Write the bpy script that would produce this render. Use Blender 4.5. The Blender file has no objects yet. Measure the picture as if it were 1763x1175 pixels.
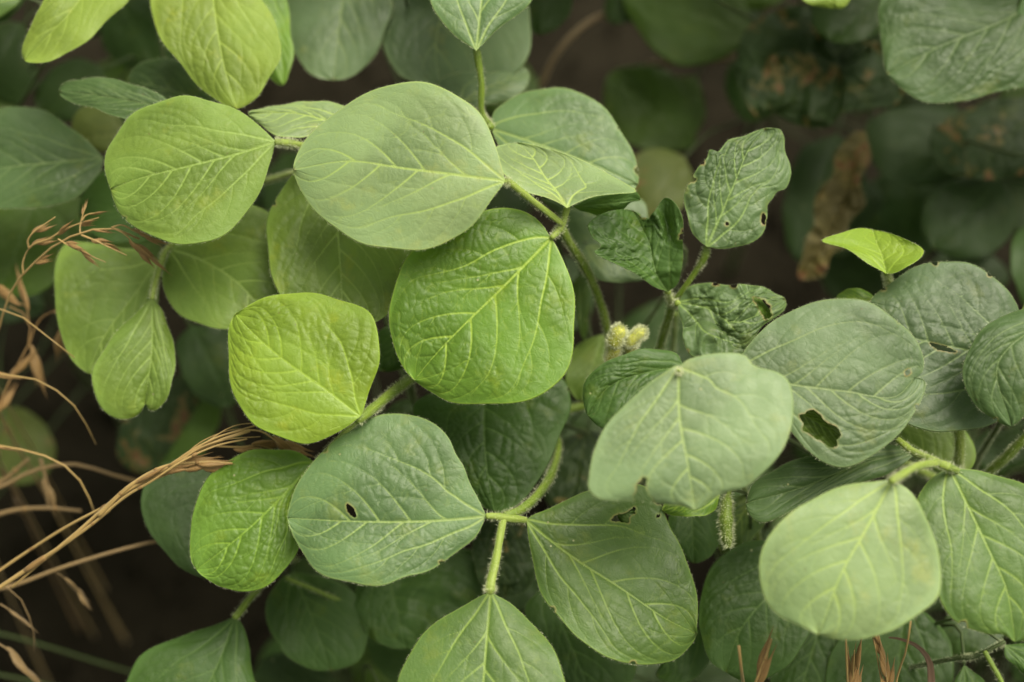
import bpy, math, random
import numpy as np
from mathutils import Vector, Matrix

# ------------------------------------------------------------------ camera, light, exposure
scene = bpy.context.scene
COL = scene.collection
PITCH = math.radians(60)
FOCUS = 0.62                      # metres from the lens to the sharp leaves
HEIGHT = 0.45 + FOCUS * math.sin(PITCH)
CAM = np.array([0.0, -FOCUS * math.cos(PITCH), HEIGHT])
FWD = np.array([0.0, math.cos(PITCH), -math.sin(PITCH)])
UPV = np.array([0.0, math.sin(PITCH), math.cos(PITCH)])
RGT = np.array([1.0, 0.0, 0.0])
cd = bpy.data.cameras.new('camera')
cam = bpy.data.objects.new('camera', cd)
COL.objects.link(cam)
cam.location = CAM
cam.rotation_euler = (math.pi / 2 - PITCH, 0, 0)
cd.lens = 50; cd.sensor_width = 36
cd.clip_start = 0.02; cd.clip_end = 400
cd.dof.use_dof = True
cd.dof.focus_distance = FOCUS - 0.002
cd.dof.aperture_fstop = 2.8
cd.dof.aperture_blades = 9
scene.camera = cam

SUN_EL, SUN_AZ = math.radians(66), math.radians(55)     # azimuth from +Y (away from the lens) towards -X
world = bpy.data.worlds.new('World'); scene.world = world
world.use_nodes = True
wn = world.node_tree; wn.nodes.clear()
sky = wn.nodes.new('ShaderNodeTexSky'); sky.sky_type = 'NISHITA'; sky.sun_disc = False
sky.sun_elevation = SUN_EL; sky.sun_rotation = SUN_AZ
sky.dust_density = 4.0; sky.air_density = 1.0; sky.ozone_density = 1.0
hs = wn.nodes.new('ShaderNodeHueSaturation'); hs.inputs['Saturation'].default_value = 0.35
wb = wn.nodes.new('ShaderNodeMix'); wb.data_type = 'RGBA'; wb.blend_type = 'MULTIPLY'
wb.inputs[0].default_value = 1.0; wb.inputs[7].default_value = (1.0, 0.97, 0.74, 1)
bg = wn.nodes.new('ShaderNodeBackground'); bg.inputs['Strength'].default_value = 0.075
wo = wn.nodes.new('ShaderNodeOutputWorld')
wn.links.new(sky.outputs[0], hs.inputs['Color']); wn.links.new(hs.outputs[0], wb.inputs[6])
wn.links.new(wb.outputs[2], bg.inputs['Color']); wn.links.new(bg.outputs[0], wo.inputs[0])
sd = bpy.data.lights.new('sun', 'SUN'); sd.energy = 1.5; sd.angle = math.radians(44); sd.color = (1.0, 0.955, 0.84)
sun = bpy.data.objects.new('sun', sd); COL.objects.link(sun)
sdir = Vector((math.sin(SUN_AZ) * math.cos(SUN_EL), math.cos(SUN_AZ) * math.cos(SUN_EL), math.sin(SUN_EL)))
sun.rotation_euler = sdir.to_track_quat('Z', 'Y').to_euler()
scene.view_settings.view_transform = 'Standard'
scene.view_settings.look = 'None'
scene.view_settings.exposure = 1.82
scene.view_settings.gamma = 1.0
scene.view_settings.use_curve_mapping = False

# ------------------------------------------------------------------ helpers
rng = np.random.default_rng(11)
random.seed(11)
K = 0.72 / 1763                   # tangent of one photo pixel

def W(px, py, z):
    """the point in the field seen at photo pixel (px, py), z cm nearer than the sharp plane"""
    px = np.asarray(px, float); py = np.asarray(py, float); z = np.asarray(z, float)
    d = FOCUS - z * 0.01
    sx = (px - 881.5) * K; sy = (587.5 - py) * K
    return CAM + d[..., None] * (FWD + sx[..., None] * RGT + sy[..., None] * UPV)

def pts(s):
    return np.array([[float(v) for v in p.split(',')] for p in s.split()])

def catmull(P, n, pre=None, post=None, smooth=True):
    P = np.asarray(P, float)
    a = P[0] * 2 - P[1] if pre is None else pre
    b = P[-1] * 2 - P[-2] if post is None else post
    Q = np.vstack([a, P, b])
    out = []
    for i in range(1, len(Q) - 2):
        p0, p1, p2, p3 = Q[i - 1], Q[i], Q[i + 1], Q[i + 2]
        d0 = max(np.linalg.norm(p1 - p0), 1e-9) ** .5; d1 = max(np.linalg.norm(p2 - p1), 1e-9) ** .5; d2 = max(np.linalg.norm(p3 - p2), 1e-9) ** .5
        m1 = ((p1 - p0) / d0 - (p2 - p0) / (d0 + d1) + (p2 - p1) / d1) * d1
        m2 = ((p2 - p1) / d1 - (p3 - p1) / (d1 + d2) + (p3 - p2) / d2) * d1
        t = np.linspace(0, 1, 24, endpoint=False)[:, None]
        out.append((2 * t**3 - 3 * t**2 + 1) * p1 + (t**3 - 2 * t**2 + t) * m1 + (-2 * t**3 + 3 * t**2) * p2 + (t**3 - t**2) * m2)
    out = np.vstack(out + [P[-1:]])
    s = np.r_[0, np.cumsum(np.linalg.norm(np.diff(out, axis=0), axis=1))]
    return resample(out, s, np.linspace(0, 1, n) * s[-1])

def resample(P, s, q):
    return np.stack([np.interp(q, s, P[:, k]) for k in range(P.shape[1])], -1)

def link(name, me, parent=None):
    o = bpy.data.objects.new(name, me); COL.objects.link(o)
    if parent: o.parent = parent
    return o

def tag(o, label, cat, group=None):
    o['label'] = label; o['category'] = cat
    if group: o['group'] = group
    return o

def mesh(name, V, F, mat, smooth=True, attrs=None, uv=None):
    me = bpy.data.meshes.new(name)
    V = np.asarray(V, np.float32)
    if isinstance(F, np.ndarray):
        n, k = F.shape
        me.vertices.add(len(V)); me.vertices.foreach_set('co', V.ravel())
        me.loops.add(n * k); me.loops.foreach_set('vertex_index', F.ravel().astype(np.int32))
        me.polygons.add(n); me.polygons.foreach_set('loop_start', np.arange(0, n * k, k, dtype=np.int32))
        me.update(calc_edges=True)
    else:
        me.from_pydata([tuple(map(float, v)) for v in V], [], F)
    me.polygons.foreach_set('use_smooth', np.full(len(me.polygons), smooth))
    for k, v in (attrs or {}).items():
        if np.ndim(v) == 2:
            a = me.attributes.new(k, 'FLOAT_VECTOR', 'POINT'); a.data.foreach_set('vector', np.asarray(v, np.float32).ravel())
        else:
            a = me.attributes.new(k, 'FLOAT', 'POINT'); a.data.foreach_set('value', np.asarray(v, np.float32))
    me.materials.append(mat)
    me.update()
    return me

# ------------------------------------------------------------------ node helper + materials
class NT:
    def __init__(s, name):
        s.m = bpy.data.materials.new(name); s.m.use_nodes = True
        s.t = s.m.node_tree; s.t.nodes.clear()
        s.out = s.t.nodes.new('ShaderNodeOutputMaterial')
    def n(s, kind, **kw):
        nd = s.t.nodes.new('ShaderNode' + kind)
        for k, v in kw.items():
            if k.startswith('i_'):
                key = k[2:].replace('_', ' ')
                sock = nd.inputs[int(key)] if key.isdigit() else nd.inputs[key]
                s.set(sock, v)
            else: setattr(nd, k, v)
        return nd
    def set(s, sock, v):
        if isinstance(v, bpy.types.NodeSocket): s.t.links.new(v, sock)
        elif isinstance(v, bpy.types.Node): s.t.links.new(v.outputs[0], sock)
        else:
            if isinstance(v, tuple) and len(v) == 3 and sock.type == 'RGBA': v = v + (1,)
            sock.default_value = v
    def math(s, op, a, b=0.0, c=0.0, clamp=False):
        nd = s.t.nodes.new('ShaderNodeMath'); nd.operation = op; nd.use_clamp = clamp
        s.set(nd.inputs[0], a); s.set(nd.inputs[1], b); s.set(nd.inputs[2], c)
        return nd.outputs[0]
    def ramp(s, v, lo, hi, a=0.0, b=1.0):
        nd = s.t.nodes.new('ShaderNodeMapRange'); nd.interpolation_type = 'SMOOTHSTEP'
        s.set(nd.inputs[0], v); nd.inputs[1].default_value = lo; nd.inputs[2].default_value = hi
        nd.inputs[3].default_value = a; nd.inputs[4].default_value = b
        return nd.outputs[0]
    def mix(s, f, a, b, mode='MIX'):
        nd = s.t.nodes.new('ShaderNodeMix'); nd.data_type = 'RGBA'; nd.blend_type = mode
        s.set(nd.inputs[0], f); s.set(nd.inputs[6], a); s.set(nd.inputs[7], b)
        return nd.outputs[2]
    def noise(s, co, scale, detail=3, rough=.55, dist=0.0):
        return s.n('TexNoise', i_Vector=co, i_Scale=scale, i_Detail=detail, i_Roughness=rough, i_Distortion=dist).outputs[0]

def sc(c, k): return tuple(x * k for x in c)

# albedo of the lamina, vein colour, sheen (silky hairs), rough, spec, damage amount
LEAFC = {
    #            base                     vein                 sheen rough dmg
    'pale':   ((.150, .218, .086), (.26, .34, .09), .16, .44, 0),
    'bright': ((.082, .165, .014), (.24, .34, .045), .05, .40, 0),
    'lime':   ((.132, .210, .016), (.20, .29, .03), .05, .44, 0),
    'lime2':  ((.088, .172, .018), (.16, .26, .03), .05, .44, 0),
    'mid':    ((.108, .176, .024), (.19, .27, .06), .08, .48, 0),
    'blue':   ((.074, .134, .044), (.19, .26, .075), .10, .42, 0),
    'grey':   ((.082, .130, .054), (.15, .20, .075), .14, .46, 0),
    'green':  ((.056, .108, .018), (.17, .245, .045), .06, .44, 0),
    'dull':   ((.040, .078, .019), (.09, .135, .045), .08, .48, 0),
    'grey2':  ((.052, .090, .034), (.125, .175, .065), .10, .44, 0),
    'milk':   ((.128, .192, .084), (.22, .29, .095), .20, .44, 0),
    'top':    ((.140, .205, .024), (.20, .27, .045), .06, .50, 0),
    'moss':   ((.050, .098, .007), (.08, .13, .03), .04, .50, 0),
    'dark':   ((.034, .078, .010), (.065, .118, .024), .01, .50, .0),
    'deep':   ((.021, .048, .004), (.034, .066, .012), .02, .50, .0),  # albedo lowered: canopy shade put into the colour of low leaves
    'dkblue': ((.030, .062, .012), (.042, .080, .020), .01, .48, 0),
    'crisp':  ((.062, .108, .034), (.15, .22, .06), .10, .44, 0),
    'spot':   ((.022, .046, .008), (.045, .07, .018), .01, .55, .42),
    'yellow': ((.070, .095, .012), (.10, .12, .03), .04, .55, .35),
    'dry':    ((.070, .060, .016), (.11, .085, .03), .02, .65, .72),
}
_leafm = {}
def leaf_mat(key):
    if key in _leafm: return _leafm[key]
    base, vein, sheen, rough, dmg = LEAFC[key]
    m = NT('leaf_' + key)
    A = lambda n: m.n('Attribute', attribute_name=n, attribute_type='GEOMETRY')
    dm = A('vein').outputs['Fac']; ft = A('net').outputs['Fac']; ed = A('rim').outputs['Fac']
    ch = A('chart').outputs['Vector']
    geo = m.n('ObjectInfo').outputs['Random']
    off = m.n('VectorMath', operation='ADD', i_0=ch)
    cmb = m.n('CombineXYZ', i_X=m.math('MULTIPLY', geo, 7.0), i_Y=m.math('MULTIPLY', geo, 13.0)); m.set(off.inputs[1], cmb)
    co = off.outputs[0]
    big = m.noise(co, 28, 4, .6)
    med = m.noise(co, 160, 3)
    fin = m.noise(co, 1400, 2, .6)
    # lamina colour, with sky sheen painted in by the pucker mask
    c = m.mix(m.ramp(big, .32, .70), sc(base, .80), tuple(min(1, x * y) for x, y in zip(base, (1.28, 1.16, 1.25))))
    c = m.mix(m.math('MULTIPLY', m.ramp(med, .35, .7), .30), c, sc(base, .70))
    c = m.mix(m.math('MULTIPLY', m.ramp(fin, .45, .75), .22), c, tuple(min(1, x * 1.45 + .01) for x in base))
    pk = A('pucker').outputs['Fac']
    c = m.mix(m.math('MULTIPLY', m.ramp(pk, .2, .9), .45), c, sc(base, .66))  # puckered middle painted darker, where the sheen is missing
    c = m.mix(m.math('MULTIPLY', m.ramp(pk, .45, .05), .45), c, tuple(min(1, x * 1.30 + .012) for x in base))  # pale sky sheen painted into the smooth areas near the margin
    # fine network, then the true veins, then the pale margin
    c = m.mix(m.math('MULTIPLY', m.ramp(ft, .55, 0.0), .28), c, sc(vein, .80))
    vf = m.ramp(dm, 1.7, .4)
    c = m.mix(m.math('MULTIPLY', vf, m.ramp(A('size').outputs['Fac'],   .10, .48, .22, .88)), c, tuple(x * 1.05 for x in vein))
    rimf = m.ramp(ed, 1.1, .15)
    c = m.mix(m.math('MULTIPLY', rimf, .50), c, tuple(min(1, x * 1.05) for x in vein))
    # browned bite edges and tips, faint yellow patches
    bi = A('bite').outputs['Fac']; tp = A('tip').outputs['Fac']
    c = m.mix(m.math('MULTIPLY', m.ramp(bi, 1.1, .2), m.ramp(med, .35, .6, .1, .7)), c, (.19, .16, .06))
    c = m.mix(m.math('MULTIPLY', m.ramp(bi, .40, .1), m.ramp(med, .40, .6, .0, .8)), c, (.11, .065, .03))
    c = m.mix(m.math('MULTIPLY', m.ramp(m.math('ADD', tp, m.math('MULTIPLY', med, 5.0)), 6.2, 3.0), .8), c, (.20, .15, .05))
    c = m.mix(m.math('MULTIPLY', m.ramp(m.math('ADD', tp, m.math('MULTIPLY', med, 2.5)), 3.0, 1.6), .8), c, (.14, .07, .035))
    yl = m.noise(co, 55, 4, .65)
    c = m.mix(m.math('MULTIPLY', m.ramp(yl, .55, .72), .45), c, (base[0] * 1.5 + .03, base[1] * 1.12 + .03, base[2] * .9))
    dk2 = m.noise(co, 420, 2, .5)
    c = m.mix(m.math('MULTIPLY', m.ramp(dk2, .70, .78), .45), c, (.10, .075, .03))
    # scattered pale specks
    sp = m.n('TexVoronoi', i_Vector=co, i_Scale=150.0)
    c = m.mix(m.math('MULTIPLY', m.ramp(sp.outputs['Distance'], .10, .04), m.math('GREATER_THAN', m.n('SeparateColor', i_0=sp.outputs['Color']).outputs[0], .90)), c, (.24, .25, .12))
    if dmg > 0:
        dn = m.noise(co, 75, 5, .68, .6); dn2 = m.noise(co, 22, 3, .5)
        tot = m.math('ADD', dn, m.math('MULTIPLY', dn2, .7))
        lo = 1.06 - dmg * .24
        c = m.mix(m.ramp(tot, lo - .05, lo + .02), c, (.13, .105, .03))
        c = m.mix(m.ramp(tot, lo + .02, lo + .06), c, (.15, .075, .032))
        c = m.mix(m.math('MULTIPLY', m.ramp(tot, lo + .10, lo + .15), .8), c, (.04, .022, .012))
    # relief: fine puckering between the veinlets plus the cell grain
    vor = m.n('TexVoronoi', feature='SMOOTH_F1', i_Vector=m.mix(.06, co, m.n('TexNoise', i_Vector=co, i_Scale=90.0).outputs['Color']), i_Scale=330.0)
    h = m.math('ADD', m.math('MULTIPLY', vor.outputs['Distance'], -.55), m.math('MULTIPLY', med, .7))
    h = m.math('ADD', h, m.math('MULTIPLY', fin, .14))
    bump = m.n('Bump', i_Height=h, i_Distance=.0007, i_Strength=.30)
    hairy = m.noise(co, 2600, 1)
    p = m.n('BsdfPrincipled', i_Roughness=m.ramp(med, .3, .7, rough - .06, rough + .10), i_Normal=bump.outputs[0])
    m.set(p.inputs['Base Color'], c)
    p.inputs['Specular IOR Level'].default_value = .29
    m.set(p.inputs['Sheen Weight'], m.ramp(hairy, .3, .7, sheen * .25, sheen * .75)); p.inputs['Sheen Roughness'].default_value = .45
    p.inputs['Sheen Tint'].default_value = (.93, 1, .86, 1)
    tr = m.n('BsdfTranslucent', i_Normal=bump.outputs[0]); m.set(tr.inputs['Color'], m.mix(1.0, c, (1.25, 1.35, .45), 'MULTIPLY'))
    mx = m.n('MixShader', i_0=.24); m.set(mx.inputs[1], p.outputs[0]); m.set(mx.inputs[2], tr.outputs[0])
    m.t.links.new(mx.outputs[0], m.out.inputs[0])
    _leafm[key] = m.m
    return m.m

def plain_mat(name, c1, c2, rough=.6, scale=300, sheen=0.0, trans=0.0, spec=.4, streak=None, bumpd=.0004):
    m = NT(name)
    co = m.n('TexCoord').outputs['Object']
    if streak: co = m.n('Mapping', i_Vector=m.n('Attribute', attribute_name='chart').outputs['Vector'], i_Scale=streak).outputs[0]
    a = m.noise(co, scale, 4, .6); b = m.noise(co, scale * .2, 2)
    c = m.mix(m.ramp(a, .3, .7), c1, c2)
    c = m.mix(m.math('MULTIPLY', m.ramp(b, .45, .7), .5), c, sc(c1, .6))
    bump = m.n('Bump', i_Height=a, i_Distance=bumpd, i_Strength=.6)
    p = m.n('BsdfPrincipled', i_Roughness=rough, i_Normal=bump.outputs[0]); m.set(p.inputs['Base Color'], c)
    p.inputs['Specular IOR Level'].default_value = spec
    p.inputs['Sheen Weight'].default_value = sheen
    if trans > 0:
        tr = m.n('BsdfTranslucent'); m.set(tr.inputs['Color'], c)
        mx = m.n('MixShader', i_0=trans); m.set(mx.inputs[1], p.outputs[0]); m.set(mx.inputs[2], tr.outputs[0])
        m.t.links.new(mx.outputs[0], m.out.inputs[0])
    else: m.t.links.new(p.outputs[0], m.out.inputs[0])
    return m.m

M_STEM = plain_mat('green_stem', (.090, .155, .009), (.165, .225, .022), .5, 1.0, .06, .12, streak=(60, 900, 1))
M_PALESTEM = plain_mat('pale_petiole', (.155, .225, .026), (.25, .315, .055), .5, 1.0, .10, .15, streak=(60, 900, 1))
M_DARKSTEM = plain_mat('shaded_stem', (.030, .052, .012), (.055, .075, .02), .6, 1.0, .0, .0, streak=(60, 600, 1))  # dark copy of the green stem, shade put into its colour
M_BROWNSTEM = plain_mat('brown_stem', (.13, .085, .04), (.20, .14, .07), .7, 1.0, .1, .0, streak=(40, 500, 1))
M_HAIR = plain_mat('plant_hair', (.55, .58, .36), (.68, .70, .48), .45, 400, 0, .35)
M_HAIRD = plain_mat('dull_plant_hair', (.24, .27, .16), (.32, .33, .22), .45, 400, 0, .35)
M_POD = plain_mat('young_pod', (.30, .32, .03), (.42, .42, .06), .55, 500, .4, .15)
M_STRAW = plain_mat('dry_straw', (.23, .145, .045), (.38, .26, .092), .5, 1.0, .1, .12, streak=(50, 700, 1))
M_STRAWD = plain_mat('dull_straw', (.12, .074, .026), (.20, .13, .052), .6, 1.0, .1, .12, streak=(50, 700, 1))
M_HUSK = plain_mat('dry_husk', (.17, .092, .027), (.29, .175, .058), .55, 1.0, .1, .2, streak=(80, 900, 1))

# ------------------------------------------------------------------ leaf builder
def poly_dist(P, poly, closed=True):
    """distance of every point P (n,2) to a polygon line, and the nearest point on it"""
    A = poly; B = np.roll(poly, -1, 0) if closed else None
    if not closed: A, B = poly[:-1], poly[1:]
    best = np.full(len(P), 1e9); near = P.copy()
    for a, b in zip(A, B):
        ab = b - a; t = np.clip(((P - a) @ ab) / max(ab @ ab, 1e-12), 0, 1)
        q = a + t[:, None] * ab; d = np.linalg.norm(P - q, axis=1)
        m = d < best; best[m] = d[m]; near[m] = q[m]
    return best, near

def inside(P, poly):
    x, y = P[:, 0], P[:, 1]; r = np.zeros(len(P), bool)
    for (x1, y1), (x2, y2) in zip(poly, np.roll(poly, -1, 0)):
        c = (y1 > y) != (y2 > y)
        with np.errstate(divide='ignore', invalid='ignore'):
            r ^= c & (x < (x2 - x1) * (y - y1) / (y2 - y1 + 1e-12) + x1)
    return r

LAT = np.random.default_rng(99).random((64, 64))
def vnoise(q):
    """smooth lattice noise 0..1 for points q (...,2)"""
    i = np.floor(q).astype(int); f = q - i; f = f * f * f * (f * (f * 6 - 15) + 10)
    g = lambda a, b: LAT[(i[..., 0] + a) % 64, (i[..., 1] + b) % 64]
    return (g(0, 0) * (1 - f[..., 0]) + g(1, 0) * f[..., 0]) * (1 - f[..., 1]) + (g(0, 1) * (1 - f[..., 0]) + g(1, 1) * f[..., 0]) * f[..., 1]

def leaf(plant, base, A, tip, B, mid='', z=0.0, gx=0.0, gy=.7, cup=.25, fold=0.15, bend=0.2, droop=0.3, c='mid',
         rug=1.0, res=80, holes=(), fuzz=1.0, lat=(.40, .62), nsec=4, wave=.12, crumple=0.0, label=None, seed=None, name='leaf', curl=None, tipq=2.0, nicks=0):
    """one leaflet: base, the two margins and the tip give its shape; z, gx, gy its place and lean; cup, fold, bend its curvature"""
    r = np.random.default_rng(seed if seed is not None else int(abs(base[0] * 7 + base[1] * 13 + z * 5)) + 3)
    base = np.array(base, float); tip = np.array(tip, float)
    Ap = pts(A) if isinstance(A, str) else A; Bp = pts(B)[::-1] if isinstance(B, str) else B
    n = res; mw = max(8, int(res * .42))
    ea = catmull(np.vstack([base, Ap, tip]), n + 1, post=Bp[-1])
    eb = catmull(np.vstack([base, Bp, tip]), n + 1, post=Ap[-1])
    mp = pts(mid) if isinstance(mid, str) and mid else (mid if not isinstance(mid, str) else np.zeros((0, 2)))
    em = catmull(np.vstack([base, mp, tip]), n + 1)
    # slight irregularity of the margin
    for e in (ea, eb):
        s = np.linspace(0, 1, n + 1)
        per = np.array([-(e[:, 1] - em[:, 1]), e[:, 0] - em[:, 0]]).T
        amp = np.linalg.norm(tip - base) * .0042
        w = sum(np.sin(s * f + r.uniform(0, 6.3)) for f in (9, 16, 29)) * np.minimum(1, 8 * s * (1 - s) * 4)
        e += (e - em) / (np.linalg.norm(e - em, axis=1)[:, None] + 1e-6) * (w * amp)[:, None]
    T = np.linspace(0, 1, n + 1) ** 1.0
    Wc = np.linspace(-1, 1, 2 * mw + 1); Wc = np.sign(Wc) * np.abs(Wc) ** .92
    def px_at(t, w):
        t = np.asarray(t, float); w = np.asarray(w, float)
        f = t * n; i = np.clip(f.astype(int), 0, n - 1); fr = (f - i)[..., None]
        a = ea[i] * (1 - fr) + ea[i + 1] * fr; b = eb[i] * (1 - fr) + eb[i + 1] * fr; m_ = em[i] * (1 - fr) + em[i + 1] * fr
        wa = np.maximum(-w, 0)[..., None]; wb_ = np.maximum(w, 0)[..., None]
        return m_ * (1 - wa - wb_) + a * wa + b * wb_
    cen = (base + tip + ea[n // 2] + eb[n // 2]) / 4
    L = np.linalg.norm(tip - base)
    ph = r.uniform(0, 6.3, 6); r_seed = r.uniform(0, 40, 2)
    def depth(P, t, w):
        d = z - gy * (cen[1] - P[..., 1]) / 100 + gx * (P[..., 0] - cen[0]) / 100
        d = d - cup * w**2 * np.minimum(1, t * 4) * np.minimum(1, (1 - t) * 5) + fold * (np.abs(w) ** .8) * np.minimum(1, t * 3) * np.clip((1 - t) * 3, 0, 1) ** 1.3
        d = d - bend * (2 * t - 1) ** 2 - droop * np.clip(t - .55, 0, 1) ** 2 * 4
        d = d + wave * (np.sin(t * 9 + ph[0] + w * 2) * np.abs(w) ** 2 + .5 * np.sin(t * 5.5 + ph[1]) * w + .4 * np.sin(w * 5 + ph[2]) * t) * np.minimum(1, t * 4)
        if crumple:
            q_ = P / 100 + r_seed
            wx = vnoise(q_ * 2.3 + 7.7) - .5; wy = vnoise(q_ * 2.3 + 31.1) - .5
            qw = q_ + np.stack([wx, wy], -1) * .9
            k = 2.2 * (1 - np.abs(2 * vnoise(qw * 2.0) - 1) ** 1.4) + .45 * (1 - np.abs(2 * vnoise(qw * 5.1 + 3.3) - 1)) + .25 * vnoise(qw * 11.0)
            d = d + crumple * (k - 1.6) * np.minimum(1, t * 5)
        if curl is not None: d = d + curl(t, w)
        return d
    tt, ww = np.meshgrid(T, Wc, indexing='ij')
    P = px_at(tt, ww)
    flat = P.reshape(-1, 2).copy()
    step = L / n
    hd = np.full(len(flat), 1e9); kill = None
    hp = [pts(h) for h in holes]
    hp = [catmull(np.vstack([h, h[:1]]), 40, pre=h[-1], post=h[1])[:-1] for h in hp]
    for h in hp:
        cc = h.mean(0); rad = np.linalg.norm(h - cc, axis=1, keepdims=True)
        h += (h - cc) / (rad + 1e-6) * np.clip(rad * .12, 0, 2.2) * r.uniform(-1, 1, (len(h), 1))
    for _ in range(nicks):
        tq = r.uniform(.22, .95); e_ = ea if r.random() < .5 else eb
        c0 = e_[int(tq * n)]; rr0 = r.uniform(2.2, 5.5) * (1 if r.random() < .8 else 1.6)
        an = np.linspace(0, 2 * np.pi, 12, endpoint=False)
        hp.append(c0 + np.stack([np.cos(an), np.sin(an)], -1) * rr0 * r.uniform(.6, 1.25, (12, 1)))
    for h in hp:
        d_, near = poly_dist(flat, h)
        hd = np.minimum(hd, d_)
        w_ = np.abs(ww.ravel())
        snap = (d_ < step * .75) & (w_ > 0) & (w_ < 2)
        flat[snap] = near[snap]
    P = flat.reshape(P.shape)
    D = depth(P, tt, ww)
    V = W(P[..., 0], P[..., 1], D)
    # normals of the smooth sheet
    def normals(V):
        du = np.gradient(V, axis=0); dv = np.gradient(V, axis=1)
        N = np.cross(du, dv); ln = np.linalg.norm(N, axis=-1, keepdims=True)
        N = N / np.maximum(ln, 1e-12)
        N[0] = N[2]; N[1] = N[2]; N[-1] = N[-3]; N[-2] = N[-3]
        if np.mean(N @ FWD) > 0: N = -N
        return N
    N = normals(V)
    X = V.reshape(-1, 3)
    # the vein system, laid out in the leaf's own coordinates
    cm = 0.01
    Lm = np.linalg.norm(V[-1, mw] - V[0, mw])
    vs = []
    def add(path, w0, w1):
        path = np.array(path); k = max(6, int(np.abs(np.diff(path, axis=0)).sum() * 60))
        q = catmull(path, k) if len(path) > 2 else np.stack([np.linspace(path[0][i], path[1][i], k) for i in (0, 1)], -1)
        q[:, 0] = np.clip(q[:, 0], 0, .995); q[:, 1] = np.clip(q[:, 1], -1, 1)
        p = px_at(q[:, 0], q[:, 1]); v = W(p[:, 0], p[:, 1], depth(p, q[:, 0], q[:, 1]))
        vs.append(np.column_stack([v, np.linspace(w0, w1, k)]))
    add([(0, 0), (.5, 0), (.99, 0)], .00062, .00022)
    j = lambda s=.02: r.uniform(-s, s)
    for sgn in (-1, 1):
        lw = lat[0] + j(); lt = lat[1] + j(.03)
        lp = np.array([(0.0, sgn * lw), (.14, sgn * (lw + .01)), (.32, sgn * (lw + .08)), (.50, sgn * (lw + .20)), (lt + .04, sgn * .88)])
        add(lp, .00050, .00016)
        lc = catmull(lp, 40)
        for f in (.26, .44, .62, .80):
            s_ = lc[int((f + j(.04)) * 39)]
            dw = (.95 - abs(s_[1]))
            add([tuple(s_), (s_[0] + .04, s_[1] + sgn * dw * .4), (s_[0] + .12, s_[1] + sgn * dw * .8), (s_[0] + .19, sgn * .95)], .00026, .00009)
        for q in range(nsec):
            t0 = .15 + .66 * (q + (.62 if sgn > 0 else .25)) / nsec + j(.025)
            dt = .46 * (1 - t0 * .72) + j(.04)
            e = np.array([(t0, 0), (t0 + dt * .26, sgn * .20), (t0 + dt * .60, sgn * .47), (min(.975, t0 + dt * .95), sgn * .74), (min(.985, t0 + dt * 1.25), sgn * .91)])
            if t0 < .34: e = e[:4] * np.array([1, .82])
            add(e, .00042, .00013)
            ec = catmull(e, 30)
            for f in (.36, .58, .78):
                s_ = ec[int(np.clip(f + j(.06), 0, .98) * 29)]
                if s_[0] > .93: continue
                add([tuple(s_), (min(.97, s_[0] + .05), s_[1] + sgn * .13), (min(.98, s_[0] + .075), min(.95, abs(s_[1]) + .25) * sgn)], .00022, .00008)
            s_ = ec[11]
            add([tuple(s_), (min(.98, s_[0] + .10), s_[1] * 1.02), (min(.985, s_[0] + .20), s_[1] * .90)], .00020, .00008)
    vp = np.vstack(vs)
    # distance to the nearest vein and its direction
    X32 = X.astype(np.float32)
    seg_a = np.vstack([v[:-1, :3] for v in vs]); seg_b = np.vstack([v[1:, :3] for v in vs])
    swd = np.concatenate([(v[:-1, 3] + v[1:, 3]) / 2 for v in vs]).astype(np.float32)
    mids = ((seg_a + seg_b) / 2).astype(np.float32); sl = seg_b - seg_a; sl2 = (sl ** 2).sum(1) + 1e-14
    ratio = np.empty(len(X)); dmain = np.empty(len(X)); vsz = np.empty(len(X)); U_ = np.empty((len(X), 3), np.float32)
    x2 = (X32 ** 2).sum(1); m2 = (mids ** 2).sum(1)
    org = X32.mean(0); Xc = X32 - org; Mc = mids - org; x2 = (Xc ** 2).sum(1); m2 = (Mc ** 2).sum(1)
    for s in range(0, len(X), 6000):
        d2 = x2[s:s + 6000, None] + m2[None] - 2 * Xc[s:s + 6000] @ Mc.T
        best = np.full(d2.shape[0], 1e9)
        for rep in range(3):
            i = d2.argmin(1)
            ap = X[s:s + 6000] - seg_a[i]; t_ = np.clip((ap * sl[i]).sum(1) / sl2[i], 0, 1)
            d_ = np.linalg.norm(ap - t_[:, None] * sl[i], axis=1)
            if rep == 0:
                dmain[s:s + 6000] = d_; ratio[s:s + 6000] = d_ / swd[i]; vsz[s:s + 6000] = swd[i] * 1000
                U_[s:s + 6000] = sl[i] / np.sqrt(sl2[i])[:, None]
            else:
                rr_ = d_ / swd[i]; bt = rr_ < ratio[s:s + 6000]
                ratio[s:s + 6000] = np.where(bt, rr_, ratio[s:s + 6000]); vsz[s:s + 6000] = np.where(bt, swd[i] * 1000, vsz[s:s + 6000])
                dmain[s:s + 6000] = np.minimum(dmain[s:s + 6000], d_)
            d2[np.arange(len(i)), i] = 1e9
    # cells between the veinlets: short along the nearest vein, long across it
    spacing = .0044 if res > 60 else .008
    area = Lm * np.linalg.norm(V[n // 2, 0] - V[n // 2, -1]) * .8
    nc = int(min(520, max(20, area / spacing**2)))
    gt = tt.ravel(); wd_ = np.linalg.norm(V[:, 0] - V[:, -1], axis=1); wgt = wd_[np.minimum((gt * n).astype(int), n)] + 1e-6
    idx = r.choice(len(X), nc, p=wgt / wgt.sum())
    C = (Xc[idx] + r.normal(0, .0006, (nc, 3))).astype(np.float32); c2 = (C ** 2).sum(1)
    net = np.empty(len(X)); f1 = np.empty(len(X))
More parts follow.
